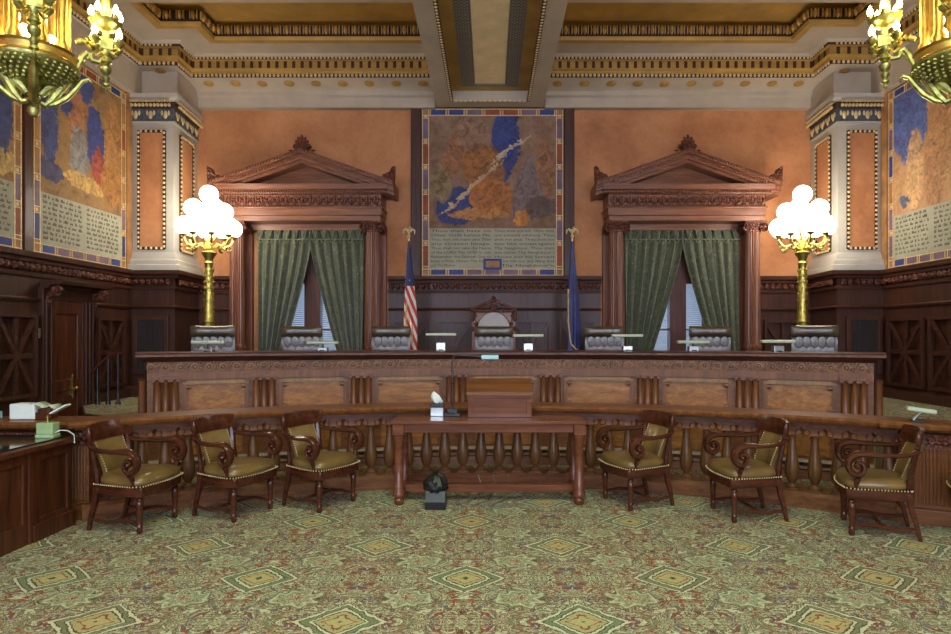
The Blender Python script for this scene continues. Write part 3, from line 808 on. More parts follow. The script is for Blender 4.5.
# local x -> +Y world, local -y -> into room
m = MB(); m.bb(-.50, -.34, -.10, .0, 0, 2.2); m.bb(.28, .50, -.10, 0, 0, 2.2); m.bb(-.5, .5, -.10, 0, 2.05, 2.2)
for x in (-.47, -.38, .32, .40, .47): m.bb(x-.012, x+.012, -.13, -.1, 0, 2.05)
m.build('casing', 'wains', d, 0, .006)
m = MB(); m.bb(-.34, .28, -.06, .0, 0, 2.05)
m = m.build('door_leaf', 'woodx' if False else 'wood', d, 0)
r = MB()
for a, b_, z0, z1 in ((-.34, .28, 1.88, 2.05), (-.34, .28, 0, .25), (-.34, .28, .85, 1.0)): r.bb(a, b_, -.09, -.06, z0, z1)
for x in (-.29, .23): r.bb(x-.05, x+.05, -.09, -.06, 0, 2.05)
r.build('stile', 'wood', m, 0, .008)
h = MB(); h.bb(.055, .085, -.11, -.06, .79, 1.02); h.ball((.07, -.14, .88), .028); h.tube([(.07, -.1, .88), (.07, -.15, .88), (.0, -.16, .88)], .012, 6); h.ball((.07, -.10, 1.04), .022, (1, .5, 1.6)); h.ball((.07, -.10, .77), .022, (1, .5, 1.6))
h.build('handle', 'brass', m)
k_ = MB(); k_.add(*prof_x([(0, 2.2), (-.14, 2.2), (-.16, 2.24), (-.3, 2.25), (-.32, 2.30), (0, 2.30)], -.46, .62))
k_.build('hood', 'wains', d, 30, .004)
for x in (-.42, .52):
    b_ = MB()
    b_.tube([(x, -.02, 1.98), (x, -.08, 1.98), (x, -.10, 2.02), (x, -.09, 2.07), (x, -.14, 2.12), (x, -.22, 2.14), (x, -.25, 2.18), (x, -.22, 2.23)], [.03, .045, .04, .035, .04, .05, .05, .03], 10, (1.1, 1), (1, 0, 0))
    b_.lathe([(0, -.06), (.05, -.06), (.055, 0), (.05, .06), (0, .06)], 14, (x, -.22, 2.17), R3(pi/2, 'Y'))
    b_.lathe([(0, -.05), (.035, -.05), (.04, 0), (.035, .05), (0, .05)], 12, (x, -.07, 1.99), R3(pi/2, 'Y'))
    b_.bb(x-.06, x+.06, -.03, 0, 1.9, 2.22)
    b_.build('bracket', 'carve', d)
pl = MB().bb(-.05, .05, -.012, 0, -.06, .06).build('switch_plate', 'silver', None, 0, .003, (XL+.08, 7.93, 1.62), pi/2)
tag(pl, 'small square metal plate on the dark panelling left of the door', 'plate')

# handrail by the steps
hr = thing('handrail', 'short wood handrail on black iron posts at the platform steps', 'handrail', (-5.35, 8.95, PZ))
MB().tube([(-.30, -.02, .43), (-.02, .0, .70), (.02, .0, .72), (.16, 0, .72)], .022, 8).build('rail', 'chairw', hr)
for x, z in ((-.19, .52), (-.04, .68), (.10, .71)):
    MB().lathe([(.035, 0), (.035, .03), (.02, .05), (.016, .2), (.022, .3), (.014, .4), (.014, z)], 10, (x, 0, 0)).build('post', 'black', hr)

# ================================================================== murals
LINES_L = ['Thou shalt have no', 'Other Gods before Me.', 'Thou shalt not make unto Thee', 'any Graven Image.', 'Thou shalt not take the Name', 'of the LORD Thy GOD in vain', 'Remember the Sabbath Day to', 'keep it Holy. Honor Thy Father', 'and Thy Mother.']
LINES_R = ['Thou shalt not kill. Thou shalt', 'not commit adultery. Thou', 'shalt not steal. Thou shalt not', 'bear false witness against', 'Thy Neighbour. Thou shalt', 'not covet Thy Neighbour\'s', 'House nor his Servant', 'nor his Ox nor any thing that', 'is Thy Neighbour\'s.']
def text_mesh(lines, x, z, dz, size, y, width):
    mb = MB()
    for i, ln in enumerate(lines):
        cu = bpy.data.curves.new('t', 'FONT'); cu.body = ln; cu.size = size; cu.resolution_u = 2
        o = bpy.data.objects.new('t', cu); COL.objects.link(o)
        dg = bpy.context.evaluated_depsgraph_get(); me = bpy.data.meshes.new_from_object(o.evaluated_get(dg))
        xs = [v.co.x for v in me.vertices]; wd = max(xs)-min(xs) or 1
        k = width/wd if wd > width or len(ln) > 16 else 1
        mb.add([(x+v.co.x*k, y, z-i*dz+v.co.y) for v in me.vertices], [tuple(p.vertices) for p in me.polygons])
        bpy.data.objects.remove(o); bpy.data.curves.remove(cu); bpy.data.meshes.remove(me)
    return mb
def mural(label, loc, rz, W, H, th, canvas, text, borders, group, frame=None):
    """W x H overall, th = height of the text panel. borders: sequence of colours up the sides"""
    t = thing('mural', label, 'mural', loc, rz, group)
    bw = .13
    MB().bb(-W/2, W/2, -.03, 0, 0, H).build('border', 'ochre' if frame is None else frame, t, 0)
    MB().bb(-W/2+bw, W/2-bw, -.036, -.03, bw+th, H-bw).build('painted_canvas', canvas, t, 0)
    MB().bb(-W/2+bw, W/2-bw, -.037, -.03, bw, bw+th).build('text_panel', 'textbg', t, 0)
    g = MB(); e = .012
    for x in (-W/2+.012, W/2-.012, -W/2+bw-.01, W/2-bw+.01): g.bb(x-e/2, x+e/2, -.044, -.03, 0, H)
    for z in (.012, H-.012, bw-.01, H-bw+.01): g.bb(-W/2, W/2, -.044, -.03, z-e/2, z+e/2)
    # tiles
    by = {}
    n = max(3, int(H/.42))
    def tile(c, x0, x1, z0, z1): by.setdefault(c, MB()).bb(x0, x1, -.038, -.03, z0, z1)
    zs = [bw+(H-2*bw)*i/n for i in range(n+1)]
    for i in range(n):
        for s in (-1, 1):
            x0 = min(s*(W/2-.025), s*(W/2-bw+.02)); x1 = max(s*(W/2-.025), s*(W/2-bw+.02))
            tile(borders[i % len(borders)], x0, x1, zs[i]+.045, zs[i+1]-.045)
            tile('cream', x0+.02, x1-.02, zs[i+1]-.02, zs[i+1]+.02)
            for zz in (zs[i]+.04, zs[i+1]-.04): g.bb(x0-.01, x1+.01, -.042, -.03, zz-.005, zz+.005)
    mcols = ['royal', 'mauve', 'rust', 'rust', 'mauve', 'royal']; k = max(4, int((W-2*bw)/.28)); xs = [-W/2+bw+(W-2*bw)*i/k for i in range(k+1)]
    for i in range(k):
        for z0, z1 in ((.025, bw-.02), (H-bw+.02, H-.025)):
            tile(mcols[int(i*len(mcols)/k)] if z0 > .1 else ['royal', 'mauve', 'mauve', 'mauve', 'mauve', 'royal'][int(i*6/k)], xs[i]+.03, xs[i+1]-.03, z0, z1)
            for xx in (xs[i]+.025, xs[i+1]-.025): g.bb(xx-.005, xx+.005, -.042, -.03, z0-.01, z1+.01)
    allm = MB(); idx = []; mats = list(by)
    for c in mats: allm.add(by[c].v, by[c].f); idx += [mats.index(c)]*len(by[c].f)
    bo_ = allm.build('border_pattern', mats[0], t, 0)
    for c in mats[1:]: bo_.data.materials.append(M[c])
    for pl_, q in zip(bo_.data.polygons, idx): pl_.material_index = q
    g.build('gold_lines', 'bead', t, 0)
    if text == 'commandments':
        col = (W-2*bw)/2-.06; dz = th/9.3
        a = text_mesh(LINES_L, -W/2+bw+.03, bw+th-dz*.85, dz, dz*.86, -.041, col)
        b_ = text_mesh(LINES_R, .03, bw+th-dz*.85, dz, dz*.82, -.041, col)
        a.add(b_.v, b_.f); a.build('lettering', 'ink', t, 0)
        MB().bb(-.16, .16, -.045, -.03, bw-.02, bw+.17).build('blue_panel', 'royal', t, 0)
        MB().bb(-.12, .12, -.05, -.045, bw+.02, bw+.13).build('gold_vignette', 'ochre', t, 0)
    else:
        # rows of painted script too small to read, in columns
        rnd = random.Random(text); mb = MB(); dz = .066; rows = int((th-.06)/dz); cols = 2
        for cidx in range(cols):
            x0 = -W/2+bw+.05+cidx*((W-2*bw)/2); x1 = x0+(W-2*bw)/2-.09
            for r_ in range(rows):
                z = bw+th-.07-r_*dz; x = x0
                while x < x1-.05:
                    L = rnd.uniform(.03, .11); L = min(L, x1-x)
                    nx = int(L/.016)
                    for q in range(nx):
                        hh = rnd.choice((.022, .026, .04)); mb.bb(x+q*.016, x+q*.016+.006, -.040, -.037, z, z+hh)
                        if q % 2: mb.bb(x+q*.016-.012, x+q*.016+.004, -.040, -.037, z+rnd.choice((0, .018)), z+.006+.0)
                    x += L+.028
        mb.build('lettering', 'inkl', t, 0)
    return t
BRN = [(.3, (92, 68, 54)), (.45, (120, 92, 68)), (.55, (132, 104, 84)), (.7, (150, 120, 92))]
cv = paint_mat('abstract_storm_canvas', BRN, [(-.62, 1.22, .40, .34, .5, (38, 58, 108)), (.10, 1.75, .16, .75, -.55, (40, 60, 112)), (.22, 2.45, .24, .42, -.1, (36, 58, 116)), (-.62, 2.2, .18, .55, -.4, (142, 96, 62)), (-.30, 2.42, .30, .34, .2, (134, 104, 80)),
     (-.16, 1.85, .36, .44, .5, (142, 92, 46)), (.02, 1.35, .42, .34, 0, (158, 100, 46)), (-.25, 1.08, .55, .10, 0, (168, 118, 66)), (-.35, 1.55, .035, .75, -.85, (176, 152, 118)), (.30, 2.2, .03, .5, -.9, (176, 156, 128)),
     (.62, 1.5, .26, .62, -.25, (112, 98, 94)), (.92, 1.9, .15, .5, .1, (138, 96, 66)), (.50, 1.02, .13, .16, 0, (186, 124, 56)), (.85, 1.2, .28, .2, 0, (90, 74, 68)), (-.9, 1.6, .2, .34, 0, (128, 108, 74))], 2.4)
mural('tall central mural with blue and orange painted field above a lettered panel', (.045, YB-.004, 2.63), 0, 2.47, 2.92, .70, cv, 'commandments', ['rust', 'mauve', 'rust', 'mauve', 'rust', 'mauve', 'mauve'], None)
fm = thing('mural_surround', 'wide dark wood strips framing the central mural', 'frame', (.045, YB-.004, 2.625))
for s in (-1, 1): MB().bb(s*1.245, s*1.42, -.09, 0, 0, 2.93).build('side_board', 'wains', fm, 0, .008)
LB = [(.3, (84, 62, 48)), (.5, (140, 108, 66)), (.7, (164, 128, 80))]
cv2 = paint_mat('abstract_figure_canvas_left', LB, [(-.75, 1.8, .2, .6, .1, (48, 70, 122)), (-.35, 2.2, .22, .3, 0, (44, 68, 126)), (.25, 1.75, .2, .5, .05, (40, 62, 128)), (0, 2.45, .2, .22, 0, (42, 66, 124)), (-.15, 1.9, .17, .5, 0, (158, 108, 74)), (-.12, 1.45, .19, .42, 0, (128, 130, 128)), (.30, 1.35, .14, .34, 0, (150, 70, 44)), (.70, 1.7, .24, .8, 0, (158, 114, 66)), (.66, 1.2, .3, .3, 0, (150, 104, 52)), (-.55, 2.4, .25, .25, 0, (176, 142, 80)), (0, 1.1, .45, .12, -.1, (184, 148, 82)), (-.7, 1.1, .3, .14, 0, (58, 66, 100))], 2.6)
mural('left wall mural beside the grey pilaster, robed blue and gold shapes over lettering', (XL+.004, 8.93, 2.64), pi/2, 2.02, 2.74, .66, cv2, 11, ['royal', 'mauve', 'ochre', 'ochre', 'rust', 'ochre'], 'murals on the side walls')
cv3 = paint_mat('abstract_figure_canvas_far_left', LB, [(.5, 1.8, .35, .9, .1, (44, 66, 120)), (.55, 1.0, .6, .16, 0, (176, 150, 92)), (-.4, 1.6, .3, .8, 0, (150, 100, 52))], 2.2)
mural('left wall mural nearest the viewer, cut by the picture edge', (XL+.004, 6.72, 2.64), pi/2, 2.02, 2.74, .66, cv3, 12, ['rust', 'mauve', 'ochre', 'ochre', 'rust', 'ochre'], 'murals on the side walls')
cv4 = paint_mat('abstract_rock_canvas_right', [(.3, (136, 98, 66)), (.5, (172, 132, 92)), (.7, (196, 160, 118))], [(-.52, 2.25, .42, .75, .15, (64, 94, 158)), (-.35, 1.4, .2, .6, 0, (182, 146, 102)), (.1, 1.6, .25, .9, -.1, (160, 118, 80)), (-.6, .98, .1, .08, 0, (62, 84, 110)), (.6, 2.2, .3, .5, 0, (176, 130, 84))], 3.2)
mural('right wall mural beside the grey pilaster, blue sky over tan rock shapes', (XR-.004, 8.95, 2.64), -pi/2, 1.96, 2.74, .66, cv4, 13, ['mauve', 'mauve', 'ochre', 'royal', 'mauve', 'ochre'], 'murals on the side walls')
for y, wl, lb in ((7.83, 'l', 'wood strip between the two left wall murals'), (10.02, 'l', 'wood strip between the left wall mural and the pilaster'), (10.02, 'r', 'wood strip between the right wall mural and the pilaster')):
    x = XL if wl == 'l' else XR-.06
    struct(MB().bb(x, x+.06, y-.07, y+.07, DZ, 5.6).build('trim_%d' % (5+[7.83, 10.02].index(y)+(2 if wl == 'r' else 0)), 'ochre' if y > 9 else 'wains', None, 0, .006), 'vertical '+lb, 'trim')
struct(MB().bb(XR-.05, XR, 7.85, 7.97, DZ, 5.6).build('trim_9', 'wains', None, 0), 'vertical wood strip at the near end of the right wall mural', 'trim')

# ================================================================== judges' bench
bt0, bt1 = -.490, .538
bench = thing('judges_bench', 'long curved carved walnut bench with seven panels and column clusters', 'bench', (0, 0, 0))
R = 8.0
m = MB().arc([(R, 0), (R+.55, 0), (R+.55, 1.2), (R, 1.2)], bt0, bt1, CB); m.build('carcass', 'bench', bench, 30)
m = MB()
m.arc([(R-.10, 1.345), (R-.12, 1.36), (R-.12, 1.385), (R-.10, 1.40), (R+.72, 1.40), (R+.72, 1.345)], bt0-.014, bt1+.014, CB)
m.arc([(R-.02, 1.30), (R-.08, 1.345), (R+.6, 1.345), (R+.6, 1.30)], bt0-.005, bt1+.005, CB)
m.build('bench_top', 'woodx', bench, 30)
m = MB().arc([(R-.02, 1.17), (R+.58, 1.17), (R+.58, 1.30), (R-.02, 1.30)], bt0, bt1, CB); fz = m.build('frieze', 'bench', bench, 30)
m.__init__(); m.arc([(R-.04, 1.10), (R+.57, 1.10), (R+.57, 1.175), (R-.04, 1.175)], bt0, bt1, CB); m.build('architrave', 'benchz', bench, 30)
m = MB(); n = 112
for i in range(n):
    t = bt0+(bt1-bt0)*(i+.5)/n; x, y = CB[0]+(R-.025)*sin(t), CB[1]+(R-.025)*cos(t)
    if i % 2 == 0:
        m.lathe([(.038, 0), (.045, .012), (.03, .014), (.022, .004), (.012, .016), (0, .018)], 10, (x, y, 1.24), R3(-t) @ R3(pi/2, 'X'))
    else:
        for q in (-1, 1): m.ball((x+q*.012, y, 1.24+q*.02), .026, (.55, .5, 1.2), 6, 4, R3(-t) @ R3(q*.6, 'Y'))
        m.ball((x, y, 1.24), .014, (1, .8, 1), 6, 4)
for i in range(220):
    t = bt0+(bt1-bt0)*(i+.5)/220; m.ball((CB[0]+(R-.03)*sin(t), CB[1]+(R-.03)*cos(t), 1.287), .011, (1, 1, 1), 5, 3)
m.build('carved_scrolls', 'benchlt', fz)
posts = [-.4668, -.338, -.198, -.0525, .094, .241, .381, .5155]
def bp(t, r, z): return (CB[0]+r*sin(t), CB[1]+r*cos(t), z)
for k_i, t in enumerate(posts):
    for q in (-1, 0, 1):
        tt = t+q*.0108
        c = MB().lathe([(.048, .70), (.048, .73), (.042, .745), (.040, .9), (.036, 1.06), (.044, 1.075), (.044, 1.09)], 14, bp(tt, R-.025, 0))
        c.box(*bp(tt, R-.02, .69), .1, .1, .03, R3(-tt)); c.box(*bp(tt, R-.03, 1.125), .098, .12, .03, R3(-tt))
        for e in (-1, 1): c.lathe([(0, -.02), (.02, -.02), (.022, 0), (.02, .05), (0, .05)], 8, bp(tt+e*.0045, R-.07, 1.10), R3(-tt) @ R3(pi/2, 'X'))
        c.build('column', 'benchz', bench)
    if k_i < len(posts)-1:
        a, b_ = t+.0175, posts[k_i+1]-.0175
        f = MB().arc([(R-.012, .72), (R+.01, .72), (R+.01, 1.09), (R-.012, 1.09)], a+.009, b_-.009, CB).build('panel', 'field', bench, 30)
        g = MB()
        g.arc([(R-.05, 1.045), (R-.035, 1.085), (R, 1.085), (R, 1.045)], a+.004, b_-.004, CB); g.arc([(R-.05, .735), (R-.035, .70), (R, .70), (R, .735)], a+.004, b_-.004, CB)
        for e in (a+.006, b_-.006): g.arc([(R-.045, .70), (R, .70), (R, 1.085), (R-.045, 1.085)], e-.003, e+.003, CB, 1)
        for e, sg in ((a+.011, 1), (b_-.011, -1)):
            for z in (.77, 1.015):
                g.lathe([(0, -.03), (.022, -.03), (.028, 0), (.022, .03), (0, .03)], 8, bp(e, R-.04, z), R3(-e) @ R3(pi/2, 'Y')); g.box(*bp(e, R-.035, z), .06, .05, .035, R3(-e))
        g.build('panel_frame', 'benchz', f, 30)
        MB().arc([(R-.01, .25), (R+.01, .25), (R+.01, .63), (R-.01, .63)], t+.03, posts[k_i+1]-.03, CB).build('lower_panel', 'field', bench, 30)
m = MB(); m.arc([(R-.06, 0), (R, 0), (R, .10), (R-.05, .10)], bt0, bt1, CB); m.arc([(R-.06, .115), (R, .115), (R, .135), (R-.05, .145)], bt0, bt1, CB); m.arc([(R-.07, .19), (R, .19), (R, .225), (R-.05, .225)], bt0, bt1, CB)
m.arc([(R-.04, .64), (R, .64), (R, .69), (R-.04, .69)], bt0, bt1, CB)
m.build('base_moulding', 'bench', bench, 30)
for t, e in ((bt0, -1), (bt1, 1)):
    for rr in (8.12, 8.30, 8.48):
        MB().lathe([(.045, .64), (.042, .75), (.036, 1.06), (.046, 1.09)], 12, (CB[0]+rr*sin(t)+e*.045*cos(t), CB[1]+rr*cos(t)-e*.045*sin(t), 0)).build('column', 'benchz', bench)

# ================================================================== balustrade
CR = (0.0, 1.13); RB = 5.55
bal = thing('balustrade', 'curved wooden balustrade with vase shaped balusters across the court floor', 'balustrade', (0, 0, 0))
T = .672
m = MB(); m.arc([(RB, 0), (RB+.28, 0), (RB+.28, .14), (RB+.03, .14), (RB, .11)], -T-.01, T+.01, CR); m.arc([(RB-.015, 0), (RB+.01, 0), (RB+.01, .03), (RB-.015, .03)], -T-.01, T+.01, CR)
m.build('plinth', 'bench', bal, 30)
m = MB(); m.arc([(RB-.07, .815), (RB-.08, .84), (RB-.06, .86), (RB+.35, .86), (RB+.35, .815)], -T-.03, T+.03, CR)
m.arc([(RB-.04, .79), (RB-.06, .815), (RB+.30, .815), (RB+.28, .79)], -T-.02, T+.02, CR); m.build('hand_rail', 'benchz', bal, 30)
m = MB(); m.arc([(RB, .745), (RB+.24, .745), (RB+.24, .79), (RB, .79)], -T-.01, T+.01, CR); m.build('entablature', 'woodx', bal, 30)
bal0 = None; BM = None
step = .0342
for i in range(-20, 20):
    t = (i+.5)*step
    if t < -.66: continue
    x, y = CR[0]+(RB+.13)*sin(t), CR[1]+(RB+.13)*cos(t)
    if BM is None:
        b0 = MB(); b0.lathe([(.055, .155), (.058, .17), (.045, .185), (.028, .2), (.034, .215), (.052, .25), (.064, .30), (.062, .36), (.048, .46), (.036, .56), (.033, .62), (.044, .627), (.044, .64), (.033, .645), (.036, .66)], 18)
        b0.bb(-.062, .062, -.062, .062, .14, .158)
        c0 = MB(); c0.bb(-.075, .075, -.07, .07, .715, .745); c0.bb(-.05, .05, -.06, .06, .66, .72)
        for e in (-1, 1): c0.lathe([(0, -.075), (.022, -.075), (.034, -.06), (.026, 0), (.034, .06), (.022, .075), (0, .075)], 12, (e*.062, 0, .69), R3(pi/2, 'X'))
        BM = b0.build('baluster', 'balus', bal, 40, 0, (x, y, 0), -t); CM = c0.build('capital', 'bench', BM, 40)
    else:
        o = BM.copy(); COL.objects.link(o); o.location = (x, y, 0); o.rotation_euler = (0, 0, -t)
        q = CM.copy(); COL.objects.link(q); q.parent = o
# wings
def wing(x0, y0, ang, L, label):
    w = thing('fluted_rail_wing', label, 'rail', (x0, y0, 0), ang)
    f = MB()
    f.bb(0, L, 0, .26, 0, .13); f.bb(.02, L, .03, .24, .13, .76)
    f.build('panel', 'bench', w, 0, .006)
    g = MB()
    for i in range(int((L-.04)/.026)): g.tube([(.035+i*.026, .03, .17), (.035+i*.026, .03, .64)], .0105, 6)
    g.build('fluting', 'benchz', w)
    r = MB(); r.add(*prof_x([(-.10, .838), (-.09, .813), (-.05, .788), (.29, .788), (.34, .813), (.34, .857), (-.07, .857)], -.12, L+.16)); r.build('hand_rail', 'benchz', w, 0)
    c = MB(); c.bb(0, L, -.01, .03, .66, .755)
    for i in range(int(L/.07)): c.ball((.035+i*.07, -.01, .71), .028, (1, .5, 1.1), 8, 5)
    c.build('carved_band', 'carve', w)
    return w
xw = CR[0]+RB*sin(T); yw = CR[1]+RB*cos(T)
wing(xw+.03, yw-.03, -.52, 3.1, 'fluted rail wing at the right end of the balustrade')
wl = wing(-xw-.03-2.28, yw-.0, 0, 2.28, 'fluted rail wing behind the glass topped desk')

# ================================================================== captain's armchairs
def make_armchair(label, loc, rz):
    """faces local +x"""
    t = thing('armchair', label, 'chair', loc, rz, 'leather armchairs along the balustrade')
    # seat
    s = MB(); fr_ = MB()
    outl = []
    def outline(k, dx=0):
        P = [(-.22, -.22), (-.23, 0), (-.22, .22), (.0, .265), (.16, .285), (.235, .26), (.265, .12), (.275, 0), (.265, -.12), (.235, -.26), (.16, -.285), (.0, -.265)]
        return [(x*k+dx, y*k) for x, y in P]
    rings = [(1.0, .375), (1.02, .40), (1.0, .44), (.9, .465), (.6, .478), (.2, .482)]
    vs = []
    for k, z in rings: vs += [(x, y, z) for x, y in outline(k, .01)]
    n = 12
    fs = [(j*n+i, j*n+(i+1) % n, (j+1)*n+(i+1) % n, (j+1)*n+i) for j in range(len(rings)-1) for i in range(n)]+[tuple(range(n-1, -1, -1)), tuple(range(5*n, 6*n))]
    s.add(vs, fs); so = s.build('seat', 'leather', t, 60)
    sm = so.modifiers.new('soft', 'SUBSURF'); sm.levels = 1; sm.render_levels = 1
    fr_.prism(outline(.985, .01), .30, .376); fr_.build('seat_frame', 'chairw', t, 30, .008)
    nt = MB(); P = outline(1.03, .01)
    for a, b_ in zip(P, P[1:]+P[:1]):
        L = sqrt((a[0]-b_[0])**2+(a[1]-b_[1])**2); k = max(1, int(L/.022))
        for i in range(k): nt.ball((a[0]+(b_[0]-a[0])*(i+.5)/k, a[1]+(b_[1]-a[1])*(i+.5)/k, .386), .0065, (1, 1, 1), 5, 3)
    nt.build('nailhead_trim', 'cream', so)
    # legs
    for y in (-.225, .225):
        MB().lathe([(.0, 0), (.018, 0), (.024, .02), (.020, .045), (.026, .055), (.018, .075), (.020, .1), (.027, .2), (.029, .25), (.022, .262), (.031, .272), (.022, .285), (.033, .30)], 12, (.20, y, 0)).add([], []).build('leg', 'chairw', t)
        MB().tube([(-.27, y*.92, 0), (-.245, y*.92, .12), (-.21, y*.92, .24), (-.195, y*.92, .36)], [.018, .021, .025, .028], 4, (1.1, 1.1), (0, 1, 0)).build('leg', 'chairw', t, 20, .004)
    st_ = MB()
    for y in (-.215, .215): st_.tube([(-.25, y*.95, .09), (-.1, y, .075), (.05, y, .095), (.19, y, .085)], .014, 6)
    st_.tube([(-.03, -.21, .085), (-.0, -.1, .10), (-.0, .1, .10), (-.03, .21, .085)], .014, 6)
    st_.build('stretcher', 'chairw', t)
    # back: rear stiles, crest rail, leather pad
    for y in (-1, 1):
        bk = MB(); bk.tube([(-.205, y*.19, .34), (-.21, y*.195, .50), (-.235, y*.205, .66), (-.262, y*.212, .77)], [.024, .022, .02, .018], 6, (1.3, 1))
        bk.build('stile', 'chairw', t, 30)
    cr = MB(); vs = []; N_ = 12
    for i in range(N_+1):
        a = -1+2*i/N_; y = a*.240; x = -.300+.055*a*a
        for dx, z in ((-.012, .725), (.024, .725), (.018, .80), (.0, .862), (-.03, .862), (-.022, .80)): vs.append((x+dx, y, z-.012*a*a*(1 if z > .8 else 0)))
    k = 6; cr.add(vs, [(i*k+j, i*k+(j+1) % k, (i+1)*k+(j+1) % k, (i+1)*k+j) for i in range(N_) for j in range(k)]+[tuple(range(k)), tuple(range(N_*k+k-1, N_*k-1, -1))])
    for y in (-1, 1): cr.ball((-.250, y*.240, .79), .022, (1, .5, 2.6), 8, 6)
    cr.build('crest_rail', 'chairw', t, 40)
    pd = MB(); vs = []; nu, nv = 8, 8
    for side in (0, 1):
        for j in range(nv+1):
            v = j/nv; z = .45+.30*v
            for i in range(nu+1):
                a = -1+2*i/nu; w_ = .150+.015*v
                x = -.20-.115*v**1.2+.045*a*a+(.030*(1-a**4)*(1-(2*v-1)**4) if side else -.03)
                vs.append((x, a*w_, z))
    A = (nu+1)*(nv+1); fs = []
    for sd in (0, 1):
        for j in range(nv):
            for i in range(nu): q = sd*A+j*(nu+1)+i; fs.append((q, q+1, q+nu+2, q+nu+1))
    def e(i, j): return j*(nu+1)+i
    per = [e(i, 0) for i in range(nu)]+[e(nu, j) for j in range(nv)]+[e(i, nv) for i in range(nu, 0, -1)]+[e(0, j) for j in range(nv, 0, -1)]
    for a, b_ in zip(per, per[1:]+per[:1]): fs.append((a, b_, b_+A, a+A))
    pd.add(vs, fs); po = pd.build('backrest', 'leather', t, 60)
    for y in (-1, 1):
        nt = MB()
        for i in range(15):
            v = i/14; nt.ball((-.20-.115*v**1.2+.045+.004, y*(.146+.015*v), .455+.29*v), .006, (1, 1, 1), 5, 3)
        nt.build('nailhead_trim', 'cream', po)
    # arms: long curve forward, closing in a downward scroll
    for y in (-1, 1):
        pts = [(-.252, y*.218, .70), (-.20, y*.25, .675), (-.10, y*.285, .665), (0, y*.298, .662), (.09, y*.302, .668), (.15, y*.302, .668)]
        rad = [.022, .021, .021, .023, .028, .032]
        cx, cz = .165, .565
        for i in range(26):
            a = pi/2-i*.33; r_ = .100*(1-i/30)**1.15
            pts.append((cx+cos(a)*r_*.85, y*.300, cz+sin(a)*r_)); rad.append(.034*(1-i/48))
        MB().tube(pts, rad, 8, (1.35, .8), (0, 1, 0) if False else (0, 0, 1)).ball((cx, y*.30, cz), .02, (1, 1.7, 1), 8, 6).add([], [])
        ar = MB()
        vs = []; n = len(pts); seg = 8
        V = [Vector(p) for p in pts]
        for i, p in enumerate(V):
            dd = (V[min(i+1, n-1)]-V[max(i-1, 0)]).normalized(); a = Vector((0, 1, 0)); a = (a-dd*a.dot(dd)).normalized(); b_ = a.cross(dd).normalized()
            for q in range(seg):
                tt = 2*pi*(q+.5)/seg; vs.append(p+a*cos(tt)*rad[i]*1.25+b_*sin(tt)*rad[i]*.85)
        ar.add(vs, [(i*seg+q, i*seg+(q+1) % seg, (i+1)*seg+(q+1) % seg, (i+1)*seg+q) for i in range(n-1) for q in range(seg)]+[tuple(range(seg-1, -1, -1)), tuple(range((n-1)*seg, n*seg))])
        ar.ball((cx, y*.30, cz), .022, (1, 1.7, 1), 8, 6)
        ar.tube([(cx, y*.295, cz-.085), (cx+.01, y*.27, .42), (.17, y*.25, .37)], [.022, .02, .022], 6)
        ar.build('armrest', 'chairw', t, 50)
    return t
def chair_pos(front_l, front_r, back, rz):
    return None
A0 = make_armchair('olive leather armchair standing nearest the glass topped desk', (-2.99, 5.36, 0), radians(-8))
# (x, y, facing, label)
for x, y, a, lb in ((-2.29, 5.70, -22, 'olive leather armchair, second from the glass topped desk'),
                    (-1.60, 6.0, -29, 'olive leather armchair left of the wooden table, next to the waste bin'),
                    (1.39, 6.05, 200, 'olive leather armchair right of the wooden table, turned towards it'),
                    (2.27, 5.64, 183, 'olive leather armchair between two others, second right of the table'),
                    (3.16, 5.20, 158, 'brown leather armchair seen fully from the side, arms curling over its seat'),
                    (4.0, 5.05, 148, 'leather armchair cut off by the right picture edge')):
    dup(A0, (x, y, 0), radians(a), lb)

